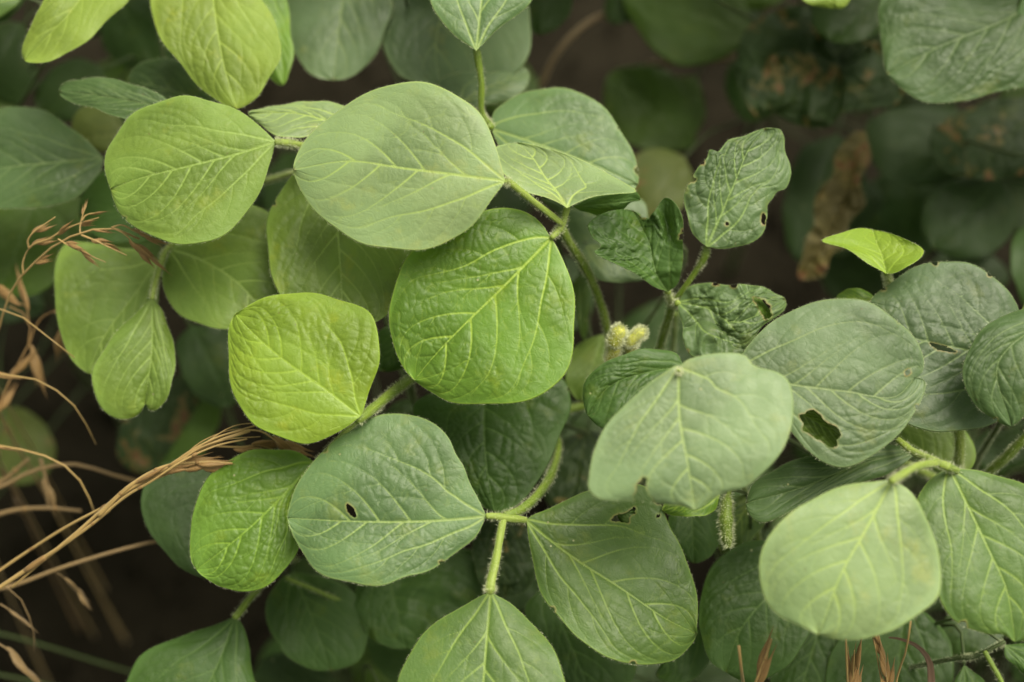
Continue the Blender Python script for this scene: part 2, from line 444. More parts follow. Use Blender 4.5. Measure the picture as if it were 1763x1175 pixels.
    for s in range(0, len(X), 6000):
        u = U_[s:s + 6000]; x = Xc[s:s + 6000]
        d2 = x2[s:s + 6000, None] + c2[None] - 2 * x @ C.T
        al = (x * u).sum(1)[:, None] - u @ C.T
        d2 = np.maximum(d2 + 2.2 * al ** 2, 0)
        pt = np.sqrt(np.partition(d2, 1, axis=1)[:, :2])
        f1[s:s + 6000] = pt[:, 0]; net[s:s + 6000] = pt[:, 1] - pt[:, 0]
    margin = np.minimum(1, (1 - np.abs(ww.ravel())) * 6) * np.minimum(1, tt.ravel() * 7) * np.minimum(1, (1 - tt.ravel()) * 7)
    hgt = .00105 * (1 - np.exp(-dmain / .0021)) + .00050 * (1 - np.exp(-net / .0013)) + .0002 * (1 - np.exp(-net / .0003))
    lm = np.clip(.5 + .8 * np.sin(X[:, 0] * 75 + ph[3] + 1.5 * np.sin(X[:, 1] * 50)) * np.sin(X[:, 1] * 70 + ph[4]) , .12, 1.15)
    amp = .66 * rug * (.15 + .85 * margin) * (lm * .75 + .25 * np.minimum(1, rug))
    hgt = hgt * amp - .00012 * np.exp(-(ratio / 1.6) ** 2)
    V2 = X + N.reshape(-1, 3) * hgt[:, None]
    # faces
    I = np.arange((n + 1) * (2 * mw + 1)).reshape(n + 1, 2 * mw + 1)
    F = np.stack([I[:-1, :-1], I[1:, :-1], I[1:, 1:], I[:-1, 1:]], -1).reshape(-1, 4)
    fc = flat[F].mean(1)
    keep = np.ones(len(F), bool)
    for h in hp: keep &= ~inside(fc, h)
    F = F[keep]
    # thickness: the margin is rolled under
    ring = np.r_[I[:, 0], I[-1, 1:-1], I[::-1, -1], I[0, 1:-1][::-1]]
    cdir = V2[ring] - V2[I[np.clip((gt[ring] * n).astype(int), 0, n), mw]]
    ln = np.linalg.norm(cdir, axis=1, keepdims=True); cdir = cdir / np.maximum(ln, 1e-9)
    R = V2[ring] - N.reshape(-1, 3)[ring] * .00028 - cdir * .0003 * (ln > .001)
    k0 = len(V2); kr = np.arange(len(ring)); nx = np.roll(kr, -1)
    rk = np.ones(len(ring), bool); rc = (flat[ring] + flat[ring[nx]]) / 2
    for h in hp: rk &= ~inside(rc, h)
    F = np.vstack([F, np.stack([ring, k0 + kr, k0 + nx, ring[nx]], -1)[rk]])
    V3 = np.vstack([V2, R])
    hol = hd * K * FOCUS
    wid = np.linalg.norm(V - np.where((ww < 0)[..., None], V[:, :1], V[:, -1:]), axis=-1).ravel()
    rim = np.minimum(wid, hol) * 1000
    # chart: flat coordinates of the lamina in metres, for the grain
    e1 = V[-1, mw] - V[0, mw]; e1 = e1 / np.linalg.norm(e1); nm = N[n // 2, mw]; e2 = np.cross(nm, e1)
    chart = np.column_stack([X @ e1, X @ e2, np.zeros(len(X))])
    ex = lambda a: np.concatenate([a, a[ring]])
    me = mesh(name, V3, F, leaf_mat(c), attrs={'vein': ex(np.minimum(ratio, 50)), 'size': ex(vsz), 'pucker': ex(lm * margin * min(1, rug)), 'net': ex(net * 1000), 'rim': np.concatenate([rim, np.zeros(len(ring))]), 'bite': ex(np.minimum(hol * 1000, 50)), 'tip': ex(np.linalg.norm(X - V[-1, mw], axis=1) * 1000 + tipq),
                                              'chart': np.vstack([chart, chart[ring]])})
    o = link(name, me, plant)
    if label: o['label'] = label
    # hairs along the margin
    if fuzz > 0 and res >= 60:
        per = np.vstack([V2[I[:, 0]], V2[I[:, -1]]]); pn = np.vstack([N[:, 0], N[:, -1]])
        out = np.vstack([V2[I[:, 0]] - V2[I[:, mw]], V2[I[:, -1]] - V2[I[:, mw]]])
        nh = int(650 * fuzz * Lm / .09)
        ii = r.integers(2, len(per) - 3, nh); fr = r.uniform(0, 1, (nh, 1))
        ok = (ii != n) & (ii != n + 1); ii = ii[ok]; fr = fr[ok]
        a = per[ii] * (1 - fr) + per[np.minimum(ii + 1, len(per) - 1)] * fr
        o_ = out[ii]; o_ = o_ / np.maximum(np.linalg.norm(o_, axis=1, keepdims=True), 1e-9)
        d_ = o_ * .8 + pn[ii] * r.uniform(-.2, .9, (len(ii), 1)) + r.normal(0, .35, (len(ii), 3))
        # hairs standing on the main veins near the base
        nb = int(nh * .35); vi = r.integers(0, max(2, int(len(vs[0]))), nb)
        dk = dark_key(c)
        a2 = vs[0][vi, :3] + r.normal(0, .0003, (nb, 3)) * 1
        d2_ = N[n // 3, mw] + r.normal(0, .5, (nb, 3))
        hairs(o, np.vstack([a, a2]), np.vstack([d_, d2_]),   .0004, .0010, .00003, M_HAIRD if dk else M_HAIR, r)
    return o, V, N

def dark_key(c): return c in ('dark', 'deep', 'dkblue', 'spot', 'crisp', 'moss')

def hairs(parent, P, D, l0, l1, wid, mat, r):
    n = len(P)
    D = D / np.maximum(np.linalg.norm(D, axis=1, keepdims=True), 1e-9)
    S = np.cross(D, r.normal(0, 1, (n, 3))); S /= np.maximum(np.linalg.norm(S, axis=1, keepdims=True), 1e-9)
    l = r.uniform(l0, l1, (n, 1))
    bendv = r.normal(0, .15, (n, 3)) * l
    V = np.stack([P - S * wid, P + S * wid, P + D * l * .55 + bendv * .3 + S * wid * .7, P + D * l + bendv], 1).reshape(-1, 3)
    i = np.arange(n)[:, None] * 4
    F = np.vstack([i + [0, 1, 2], i + [0, 2, 3]])
    o = link('hairs', mesh('hairs', V, F, mat, smooth=False), parent)
    o['kind'] = 'stuff'
    return o

# ------------------------------------------------------------------ stems
def frames(C):
    T = np.gradient(C, axis=0); T /= np.maximum(np.linalg.norm(T, axis=1, keepdims=True), 1e-9)
    u = np.cross(T[0], [0.3, .2, 1.0]); u /= np.linalg.norm(u); U = []
    for t in T:
        u = u - t * (u @ t); u /= max(np.linalg.norm(u), 1e-9); U.append(u)
    U = np.array(U); return T, U, np.cross(T, U)

def tube_mesh(name, C, R, mat, sides=10, ridge=.08, r=rng):
    T, U, B = frames(C)
    a = np.linspace(0, 2 * np.pi, sides, endpoint=False)
    rr = R[:, None] * (1 + ridge * np.cos(a * 3)[None])
    V = C[:, None] + rr[..., None] * (np.cos(a)[None, :, None] * U[:, None] + np.sin(a)[None, :, None] * B[:, None])
    n = len(C); I = np.arange(n * sides).reshape(n, sides); J = np.roll(I, -1, 1)
    F = np.stack([I[:-1], J[:-1], J[1:], I[1:]], -1).reshape(-1, 4)
    V = V.reshape(-1, 3)
    k = len(V)
    V = np.vstack([V, C[:1] - T[:1] * R[0] * .4, C[-1:] + T[-1:] * R[-1] * .4])
    Fl = F.tolist() + [[int(I[0, (q + 1) % sides]), int(I[0, q]), k] for q in range(sides)] + [[int(I[-1, q]), int(I[-1, (q + 1) % sides]), k + 1] for q in range(sides)]
    s = np.r_[0, np.cumsum(np.linalg.norm(np.diff(C, axis=0), axis=1))]
    ch = np.stack([np.repeat(s, sides), np.tile(np.abs(a - np.pi) / np.pi * .01, n), np.zeros(n * sides)], -1)
    ch = np.vstack([ch, ch[:1], ch[-1:]])
    return mesh(name, V, Fl, mat, attrs={'chart': ch}), T, U, B

def stem(parent, path, w, name='petiole', mat=None, hair=1.0, seg=30, sides=10, world=False, hmat=None, hl=(.0008, .0019), swell=None):
    """path 'x,y,z ...' with w its widths in photo pixels at the sharp plane (number, or one per point)"""
    P = pts(path) if isinstance(path, str) else np.asarray(path, float)
    if not world: P = W(P[:, 0], P[:, 1], P[:, 2])
    ww = np.full(len(P), float(w)) if np.isscalar(w) else np.array(w, float)
    C4 = catmull(np.column_stack([P, ww * 0.01]), seg)
    C = C4[:, :3]; R = np.interp(np.linspace(0, 1, seg), np.linspace(0, 1, len(ww)), ww) * K * FOCUS / 2
    s = np.linspace(0, 1, seg)
    R = R * (1 + .04 * np.sin(s * 23 + C[0, 0] * 100) + .03 * np.sin(s * 51))
    if swell: 
        for at, k in swell: R = R * (1 + k * np.exp(-((s - at) / .07) ** 2))
    me, T, U, B = tube_mesh(name, C, R, mat or M_STEM, sides)
    o = link(name, me, parent)
    if hair > 0:
        ln = np.linalg.norm(np.diff(C, axis=0), axis=1).sum()
        nh = int(ln * 1000 * 15 * hair)
        r = np.random.default_rng(int(abs(C[0, 0]) * 1e5) + nh)
        f = r.uniform(0, seg - 1.001, nh); i = f.astype(int); fr = (f - i)[:, None]
        a = r.uniform(0, 2 * np.pi, nh)
        D = np.cos(a)[:, None] * U[i] + np.sin(a)[:, None] * B[i]
        c_ = C[i] * (1 - fr) + C[i + 1] * fr
        hairs(o, c_ + D * R[i][:, None] * .95, D + r.normal(0, .22, (nh, 3)) - T[i] * .1, hl[0], hl[1], .000032, hmat or M_HAIR, r)
    return o, C

def thing(name, loc, label, cat, group=None):
    o = bpy.data.objects.new(name, None); COL.objects.link(o)
    o.empty_display_size = .02
    tag(o, label, cat, group)
    o['_loc'] = loc
    return o

# plants: the Empty sits at the foot of the main stem; parts are built in field coordinates and re-based at the end
PLANTS = {}
def plant(key, px, py, z, label):
    top = W(px, py, z)
    foot = np.array([top[0] + rng.uniform(-.01, .01), top[1] + rng.uniform(-.02, .02), 0.0])
    o = thing('soybean_plant', foot, label, 'plant', 'soybean plants growing in the row')
    PLANTS[key] = dict(o=o, top=top, foot=foot)
    n = 7; h = np.linspace(0, 1, n)
    P = foot * (1 - h[:, None]) + top * h[:, None] + np.array([(0.004 if i % 2 else -.004, 0.003 * math.sin(i * 2), 0) if 0 < i < n - 1 else (0, 0, 0) for i in range(n)])
    P[0, 2] = -.02
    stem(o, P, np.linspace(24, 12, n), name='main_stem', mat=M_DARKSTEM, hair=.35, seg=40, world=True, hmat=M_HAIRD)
    PLANTS[key]['axis'] = P
    return o

def auto_petiole(key, b, V, w=9, mat=None, hair=.6):
    if key in ('shade', 'edge', 'under', 'floor', 'top'): hair = 0; w = 7
    """a petiole from a leaflet's base down to its plant's main stem"""
    pl = PLANTS[key]; P = pl['axis']
    b = V[0, V.shape[1] // 2]
    out = V[2, V.shape[1] // 2] - V[len(V) // 3, V.shape[1] // 2]; out = out / np.linalg.norm(out)
    dist = np.linalg.norm((b - pl['top'])[:2])
    hgt = max(.03, min(pl['top'][2], b[2]) - .35 * dist - .02)
    f = np.clip(hgt / pl['top'][2], .08, .97)
    end = np.array([np.interp(f, np.linspace(0, 1, len(P)), P[:, k]) for k in range(3)])
    c1 = b + out * min(.02, dist * .25) + np.array([0, 0, -.006])
    c2 = (b * .45 + end * .55) + np.array([0, 0, -.01])
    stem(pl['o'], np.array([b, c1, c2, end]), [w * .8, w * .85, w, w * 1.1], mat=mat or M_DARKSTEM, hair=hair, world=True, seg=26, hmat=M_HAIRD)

# ================================================================== ground
def soil_mat():
    m = NT('dark_soil')
    co = m.n('TexCoord').outputs['Object']
    a = m.noise(co, 9, 6, .65); b = m.noise(co, 70, 5, .7); d = m.noise(co, 500, 3, .6)
    c = m.mix(m.ramp(a, .3, .7), (.0072, .0060, .0036), (.014, .0116, .0072))
    c = m.mix(m.math('MULTIPLY', m.ramp(b, .4, .75), .6), c, (.021, .0175, .0115))
    c = m.mix(m.math('MULTIPLY', m.ramp(d, .55, .8), .4), c, (.040, .034, .023))
    h = m.math('ADD', m.math('MULTIPLY', b, 1.0), m.math('MULTIPLY', d, .25))
    bp = m.n('Bump', i_Height=h, i_Distance=.006, i_Strength=.8)
    p = m.n('BsdfPrincipled', i_Roughness=.95, i_Normal=bp.outputs[0]); m.set(p.inputs['Base Color'], c)
    p.inputs['Specular IOR Level'].default_value = .05
    m.t.links.new(p.outputs[0], m.out.inputs[0])
    return m.m
M_SOIL = soil_mat()
def build_ground():
    q = np.concatenate([-np.geomspace(150, .8, 14), np.linspace(-.75, .75, 110), np.geomspace(.8, 150, 14)])
    X, Y = np.meshgrid(q, q, indexing='ij')
    def fbm(x, y):
        r = 0
        for k, (f, a) in enumerate(((6, .010), (13, .006), (29, .004), (61, .0025), (120, .0012))):
            r = r + a * (np.sin(x * f + 1.3 * k + 1.7 * np.sin(y * f * .7 + k)) * np.cos(y * f * 1.1 + 2 * k + np.sin(x * f * .8)))
        return r
    Z = fbm(X, Y + .2) * (np.maximum(np.abs(X), np.abs(Y)) < 1.2) - .004
    I = np.arange(X.size).reshape(X.shape)
    F = np.stack([I[:-1, :-1], I[1:, :-1], I[1:, 1:], I[:-1, 1:]], -1).reshape(-1, 4)
    o = link('ground', mesh('ground', np.stack([X, Y + .2, Z], -1).reshape(-1, 3), F, M_SOIL))
    o['kind'] = 'structure'
    # crumbs of soil
    r = np.random.default_rng(5); V = []; Fa = []
    ico = np.array([(0, 0, 1), (.9, 0, .3), (.3, .85, .3), (-.7, .5, .3), (-.7, -.5, .3), (.3, -.85, .3), (0, 0, -.6)])
    fi = [(0, 1, 2), (0, 2, 3), (0, 3, 4), (0, 4, 5), (0, 5, 1), (6, 2, 1), (6, 3, 2), (6, 4, 3), (6, 5, 4), (6, 1, 5)]
    for k in range(1500):
        p = np.array([r.uniform(-.55, .55), r.uniform(-.3, .85), 0]); s = r.uniform(.002, .009) * (1 + 1.2 * (r.random() > .93))
        b = len(V)
        q = ico * s * r.uniform(.6, 1.3, (7, 3)) + p + [0, 0, s * .2]
        V += list(q); Fa += [tuple(i + b for i in f) for f in fi]
    cl = link('soil_crumbs', mesh('soil_crumbs', V, Fa, M_SOIL, smooth=False)); cl['kind'] = 'stuff'
build_ground()

# ================================================================== plants
plant('centre', 1048, 690, -7, 'soybean plant with large pale and vivid green leaves and fuzzy young pods')
plant('lime', 700, 640, -6, 'soybean plant with two yellow-green puckered leaves beside the bundle of dry grass')
plant('left', 330, 330, -12, 'soybean plant at upper left with pale egg-shaped leaf and heart-notched hanging leaf')
plant('top', 700, -60, -11, 'soybean plant at the top edge with narrow upright petiole and blurred grey leaves')
plant('chewed', 1135, 640, -8, 'soybean plant with crumpled insect-chewed leaves on a green stalk at right of centre')
plant('grey', 1660, 830, -9, 'soybean plant at right with grey-green leaves, chewed notches and a small folded lime leaf')
plant('low', 1900, 900, -9, 'soybean plant at lower right with large pale drooping leaf above dry seed heads')
plant('shade', 1400, -20, -26, 'blurred shaded soybean plant at upper right with brown-spotted leaves')
plant('edge', -60, 260, -16, 'soybean plant at the left edge with one round dull green leaf')
plant('under', 560, 1120, -20, 'shaded dark soybean plant low in the lower left above the bare soil')
plant('floor', 1330, 1110, -16, 'shaded dark soybean plant low under the pale leaves at bottom right')
P_ = {k: v['o'] for k, v in PLANTS.items()}
LV = {}
def L(key, nm, *a, pet=True, **k):
    o, V, N = leaf(P_[key], *a, **k)
    LV[nm] = (o, V, N)
    if pet: auto_petiole(key, None, V)
    return o

# ---- centre plant
L('centre', 'B', (870, 312), '848,240 818,190 775,155 725,141 670,146 618,168 570,198 532,238 511,270', (505, 292),
  '515,325 545,365 590,400 640,422 700,434 755,425 800,398 842,352', '800,303 700,291 600,278', z=1.5, gy=.38, gx=.25, cup=.35, fold=.10, bend=.3,
  c='pale', rug=.55, res=150, fuzz=.8, pet=False, label='largest leaf, pale green and smooth')
L('centre', 'D', (949, 410), '930,385 900,366 860,356 818,366 770,398 709,438 685,475 672,526 672,567 682,608 700,640', (714, 655),
  '740,673 771,690 811,697 863,697 903,690 941,676 971,650 985,611 988,560 986,509 978,468 963,430', '876,485 784,575 738,625', z=.5, gy=.45, gx=.1, cup=.15, fold=.3, bend=.25,
  c='bright', rug=1.1, res=165, pet=False, nsec=4, label='vivid green leaf with raised yellow veins')
L('centre', 'Tm', (977, 358), '945,342 905,330 872,305 850,258', (890, 246),
  '925,251 965,262 1010,280 1055,304 1096,330 1062,334 1025,339 996,349', '958,330 940,308 915,270', z=-.3, gy=2.0, gx=-.2, cup=-.2, fold=.2, bend=.1,
  c='pale', rug=.6, res=100, fuzz=1.6, pet=False, lat=(.30, .7), nsec=4, label='pale downy leaf seen edge-on')
L('centre', 'TmU', (985, 356), '1010,343 1050,334 1096,331', (1102, 345), '1085,350 1060,372 1030,372 1005,365', '', z=-1.6, gy=-2.0, c='dark', rug=.8, res=40, pet=False)
L('centre', 'F', (838, 889), '825,863 808,833 798,802 784,775 775,754 755,734 726,719 692,713 658,717 628,727 600,741 576,757 552,782 531,806 511,833 500,864', (495, 892),
  '502,912 512,934 524,955 540,977 560,992 586,1003 631,1010 665,1006 699,993 733,983 767,966 798,942 820,920', '780,895 700,899 600,898', nicks=2, z=1.0, gy=.75, gx=-.1, cup=.25, fold=.3, bend=.2,
  c='blue', rug=.9, res=165, holes=['598,868 606,872 613,885 612,891 604,887 598,878'], pet=False, label='blue-green leaf with one small oval hole')
L('centre', 'G', (905, 895), '934,882 972,862 1018,842 1065,832 1110,840 1138,867 1155,911 1175,950 1192,1000 1202,1050', (1200, 1092),
  '1180,1117 1159,1136 1125,1147 1084,1144 1040,1132 1006,1105 972,1075 941,1037 924,993 914,945', '940,925 995,966 1067,1012 1150,1068', nicks=3, z=.4, gy=.9, gx=-.2, cup=.3, fold=.3, bend=.25,
  c='green', rug=.65, res=160, holes=['1052,897 1060,888 1078,883 1094,873 1092,884 1083,890 1082,900 1066,899', '1131,886 1136,886 1135,891 1130,891'], pet=False, label='mid green leaf with a ragged bite beside a side vein')
L('centre', 'flap3', (1060, 884), '1075,880 1090,876', (1100, 884), '1090,900 1072,903', '', z=-.6, gy=.8, c='dark', rug=.8, res=40, pet=False, name='torn_flap')
L('centre', 'N', (845, 1018), '810,1037 760,1066 715,1110 690,1150 681,1185 684,1240 730,1310', (825, 1350),
  '920,1310 972,1240 976,1185 960,1135 925,1082 882,1040', '838,1100 832,1180', z=2.6, gy=.9, cup=.55, fold=.3, bend=.1, c='green', rug=.4, res=130, pet=False, wave=.05)
L('centre', 'U', (842, 640), '790,660 735,680 712,700 722,740 760,790 800,840', (852, 883),
  '880,876 903,857 929,823 949,786 966,751 981,713 982,686 972,656 920,640', '834,700 836,790', nicks=2, z=-3.6, gy=.9, cup=.3, fold=.3, c='dark', rug=1.2, res=120, pet=True, label='dark puckered leaf in the shade under the vivid green one')
L('centre', 'V1', (1000, 470), '985,490 990,540 1000,575', (1005, 590), '1012,560 1015,520 1012,485', '', z=-8, gy=1.2, c='moss', rug=.3, res=40)
L('centre', 'V2', (1040, 575), '1000,590 975,625 975,660', (1000, 690), '1045,670 1062,620 1060,590', '', z=-7.5, gy=1.2, c='mid', rug=.3, res=40)
L('centre', 'V3', (1120, 400), '1060,430 1010,440 985,430 960,400 960,370', (930, 340), '1000,330 1060,330 1110,350', '', z=-7, gy=.9, c='grey', rug=.5, res=50, label='soft grey-green leaf behind the fork of the stalk')
L('centre', 'V4', (1010, 420), '1000,450 1030,482 1070,486', (1110, 480), '1105,455 1060,425', '', z=-6, gy=1.0, c='grey', rug=.4, res=50)
# petioles of the centre plant
stem(P_['centre'], '869,312,1.45 884,320,1.2 915,345,.7 945,368,.1 968,386,-.3', [8, 12, 12, 11, 11], mat=M_PALESTEM, hair=1.5, swell=[(.2, .12)])
stem(P_['centre'], '977,357,-.35 974,368,-.4 968,386,-.4 961,398,-.4 950,410,-.05', [12, 12, 14, 12, 9], name='leaf_joint', mat=M_PALESTEM, hair=2.2)
stem(P_['centre'], '966,392,-.6 978,415,-1.2 1002,452,-2.2 1024,496,-3.2 1040,545,-4.2 1050,600,-5.4 1050,690,-7', [15, 15, 14, 14, 15, 16, 17], mat=M_STEM, hair=2.0, seg=50)
stem(P_['centre'], '837,889,.9 850,889,.8 868,892,.65 890,894,.45 906,896,.3', [10, 12, 15, 13, 10], name='leaf_joint', mat=M_PALESTEM, hair=1.2)
stem(P_['centre'], '868,889,.6 893,880,.2 922,856,-.8 944,826,-2.2 957,792,-3.9 960,765,-5.2 950,720,-6.5 1000,700,-7.2 1045,700,-7.8', [14, 15, 16, 16, 15, 15, 15, 15, 15], mat=M_STEM, hair=1.6, seg=60)
stem(P_['centre'], '867,892,.6 861,925,1.2 854,965,1.9 846,1000,2.4 844,1022,2.6', [13, 14, 15, 17, 13], mat=M_PALESTEM, hair=1.5, swell=[(.85, .15)])

# ---- lime plant
L('lime', 'E', (621, 717), '631,690 641,662 652,628 654,601 650,567 638,540 614,524 572,514 531,506 494,506 460,511 429,524', (405, 541),
  '396,560 391,604 395,649 409,690 432,724 460,744 494,758 531,763 565,754 597,736', '558,669 490,621 439,577', z=.5, gy=.6, gx=.15, cup=.3, fold=.2, bend=.25,
  c='lime', rug=1.25, res=150, pet=False, nsec=5, label='yellow-green puckered leaf with squarish outline')
L('lime', 'Q', (545, 797), '511,780 477,776 426,777 395,789 368,812 347,840 335,877 328,912 328,945', (338, 981),
  '361,1000 385,1013 415,1021 449,1013 477,996 500,969 515,938 508,915 498,890 505,850 525,822', '531,806 500,840 436,904 374,955', z=-.8, gy=.7, cup=.3, fold=.15, bend=.2,
  c='lime2', rug=1.25, res=140, pet=False, nsec=5, lat=(.48, .60), label='bright green puckered leaf with purplish tip')
L('lime', 'R', (580, 262), '540,275 505,300 476,340 458,390 460,440 474,492 505,540', (590, 585), '640,560 672,535 700,480 712,430 690,350 640,285', '582,400 588,492', nicks=3, z=-2.6, gy=.8, cup=.3, fold=.35,
  c='mid', rug=1.0, res=120, nsec=5)
L('lime', 'dk1', (700, 560), '660,565 640,600 640,630', (660, 640), '700,630 720,600', '', z=-5, gy=.6, c='dark', rug=1, res=50)
stem(P_['lime'], '613,724,.5 626,716,.3 650,697,-.6 680,672,-1.8 712,650,-3.2 760,620,-5 700,650,-7', [17, 18, 17, 17, 16, 14, 14], mat=M_STEM, hair=1.8, seg=50)
stem(P_['lime'], '616,722,.3 600,738,0 570,770,-.6 546,797,-.9', [12, 11, 11, 12], name='leaf_joint', mat=M_PALESTEM, hair=1.2)

# ---- left plant
L('left', 'A', (475, 244), '440,212 405,190 375,177 320,166 265,178 222,200 193,243 182,285', (190, 326),
  '203,360 225,385 252,403 320,421 370,415 410,385 445,330 465,282', '400,268 320,288 240,308', nicks=1, z=-.5, gy=.6, gx=.1, cup=.3, fold=.15, bend=.25,
  c='mid', rug=.8, res=140, pet=False, nsec=5, label='egg-shaped leaf with a browned tip')
stem(P_['left'], '474,245,-.5 490,246,-.7 520,251,-1.4 600,262,-3.6 500,300,-8 335,340,-13', [11, 14, 10, 11, 12, 13], mat=M_PALESTEM, hair=1.5, seg=50)
L('left', 'S13', (292, 428), '284,450 279,478 287,516 312,543 352,561 400,567', (470, 560), '520,500 515,420 470,370 400,345 340,380', '340,445 400,480 440,520', z=-4.2, gy=.9, cup=.35, fold=.3, c='mid', rug=.9, res=90, pet=False)
L('left', 'S14', (272, 450), '250,432 200,425 150,418 115,420 94,465 97,540 109,591 128,625', (152, 643), '180,648 220,620 260,560 275,500', '230,510 180,580', nicks=2, z=-5.2, gy=.8, cup=.35, fold=.3, c='mid', rug=.8, res=90, pet=False)
L('left', 'S15', (262, 514), '238,536 204,567 177,605 160,635 158,659 167,686 184,710 204,722 228,720 243,709', (250, 696),
  '257,706 269,707 286,686 298,649 301,611 293,570 279,536', '262,600 255,660', z=-3.2, gy=.5, gx=-.3, cup=.4, fold=.3, c='mid', rug=.7, res=100, pet=False, fuzz=1.6, label='leaf with a heart-shaped notch at its hanging end')
stem(P_['left'], '262,515,-3.2 268,485,-3.6 278,450,-4.2 288,428,-4.6 330,400,-7 335,345,-12', [9, 11, 11, 10, 12, 12], mat=M_PALESTEM, hair=1.5, seg=40)
L('left', 'S46', (300, 190), '280,166 255,156 221,143 184,134 150,136 115,142', (102, 157), '120,174 150,184 185,196 220,207 262,205', '200,170', z=-4.0, gy=1.8, cup=.2, fold=.5, c='dull', rug=.8, res=70, label='narrow folded leaf seen from the side')
L('left', 'S47', (375, 180), '345,130 305,103 275,100 240,112', (220, 135), '250,175 310,195', '', z=-7.5, gy=1.2, c='dull', rug=.7, res=60)
L('left', 'S48', (600, 222), '600,190 572,177 531,175 487,180 453,186', (427, 197), '445,213 466,230 511,237 555,232', '550,205 500,195', z=-2.2, gy=1.8, cup=.2, fold=.3, c='pale', rug=.5, res=70, fuzz=1.3)
L('left', 'S3', (360, -90), '300,-70 262,-20 262,20 275,62 300,100 335,142 372,172', (408, 188), '440,170 463,140 481,100 476,50 455,5 420,-45', '370,20 385,110', z=-4.4, gy=.9, cup=.35, fold=.35, c='top', rug=.9, res=110, label='yellow-green leaf hanging in from the top edge')
L('left', 'S5', (420, -90), '400,-40 420,60 450,120', (487, 147), '503,110 500,60 495,0 480,-60', '', z=-7.5, gy=1.0, c='lime2', rug=.6, res=60)
L('left', 'S4', (200, -110), '140,-80 90,-30 66,15 45,65', (42, 104), '78,108 115,94 160,62 195,26 225,-5 240,-60', '130,10 75,70', z=-4.6, gy=1.0, cup=.35, fold=.4, c='top', rug=.5, res=90, label='long pale leaf cut by the top left corner')
L('left', 'S3b', (330, 350), '250,300 190,290 150,320', (135, 370), '170,410 240,420 300,400', '', z=-9, gy=1.1, c='dark', rug=.8, res=50)
L('left', 'S6', (160, 290), '120,280 60,380 10,400', (-20, 440), '20,500 100,490 160,400', '', z=-13, gy=1.1, c='moss', rug=.5, res=40)

# ---- top plant
L('top', 'T8', (820, 88), '795,70 765,42 745,10 730,-40 750,-120', (830, -170), '920,-120 945,-60 915,2 885,28 855,52', '825,40 832,-40', z=-2.6, gy=.9, cup=.3, fold=.3, c='blue', rug=.8, res=110, pet=False)
stem(P_['top'], '820,86,-2.6 824,110,-2.8 829,150,-3.1 828,185,-3.4 838,212,-3.7', [12, 12, 11, 11, 14], mat=M_STEM, hair=1.2, swell=[(.05, .2)])
stem(P_['top'], '846,222,-3.7 832,208,-4.0 815,196,-4.5 775,165,-9.8 720,60,-11.5 700,-50,-12', [16, 20, 18, 15, 14, 14], mat=M_STEM, hair=1.2, seg=40)
L('top', 'T9', (846, 222), '850,195 880,172 915,155 960,150 1010,165 1050,198 1077,240 1096,285', (1098, 318), '1060,352 1000,350 930,320 875,275', '910,243 1000,275', nicks=2, z=-4.2, gy=.9, gx=.1, cup=.3, fold=.25,
  c='blue', rug=.55, res=110, pet=False, lat=(.5, .65), label='rounded blue-green leaf behind the pale downy one')
L('top', 'T6', (600, -130), '500,-90 485,0 502,80 528,125', (575, 138), '612,128 645,98 665,55 675,-10 660,-80', '590,0 580,80', z=-9.0, gy=.9, c='grey', rug=.8, res=70)
L('top', 'T7', (790, -110), '690,-70 655,0 655,60 665,100 688,128 720,142', (760, 150), '830,150 890,125 915,80 912,20 880,-60', '760,20 750,90', z=-9.0, gy=.9, c='grey', rug=.7, res=80, lat=(.4, .6), label='large soft grey leaf with a dark scar')
L('top', 'T7b', (795, 175), '760,160 755,140 790,125 850,125 890,112', (911, 125), '908,148 880,170 840,180 812,186', '840,150', z=-7.6, gy=1.4, c='grey', rug=.8, res=60, lat=(.3, .6))
L('top', 'T10', (960, -60), '910,-30 905,20 910,50', (930, 60), '965,45 985,10 985,-30', '', z=-13, gy=1.2, c='deep', rug=.3, res=40)
L('shade', 'T11', (1410, -40), '1380,-20 1380,0', (1440, 16), '1455,12 1470,-20', '', z=-7, gy=1.2, c='top', rug=.3, res=40)

# ---- chewed plant
L('chewed', 'C29', (1217, 425), '1205,415 1190,396 1178,350 1183,320 1200,290 1216,272 1221,258 1236,262 1246,254 1257,242 1279,235 1300,226', (1318, 221),
  '1341,223 1349,238 1351,260 1359,283 1361,303 1354,325 1338,331 1330,341 1321,352 1322,378 1315,402 1292,420 1250,427', '1235,385 1262,322 1290,255', nicks=4, z=-1.3, gy=.35, gx=-.25, cup=.3, fold=.25, bend=.1,
  c='crisp', rug=1.5, res=140, pet=False, lat=(.33, .8), nsec=5, holes=['1312,368 1317,370 1319,380 1315,388 1311,384 1311,374', '1250,383 1254,384 1254,388 1249,388'], crumple=.05, label='upright grey-green leaf, its top edge chewed ragged')
L('chewed', 'flap2', (1296, 512), '1306,514 1316,522', (1331, 548), '1322,553 1310,545 1300,530', '', z=-2.3, gy=.6, c='lime2', rug=.8, res=40, pet=False, name='torn_flap', crumple=.1)
L('chewed', 'C30', (1150, 503), '1128,495 1100,475 1060,455 1022,434 1035,424 1018,408 1010,388 1026,374 1055,363', (1090, 363),
  '1124,380 1131,358 1146,341 1163,350 1174,372 1177,410 1175,452 1166,488', '1130,470 1118,420', nicks=3, z=-1.6, gy=.4, cup=-.4, fold=.55, c='dark', rug=1.2, res=130, pet=False, crumple=.26, fuzz=1.6, lat=(.45, .7), label='dark crumpled leaf curled into a trough')
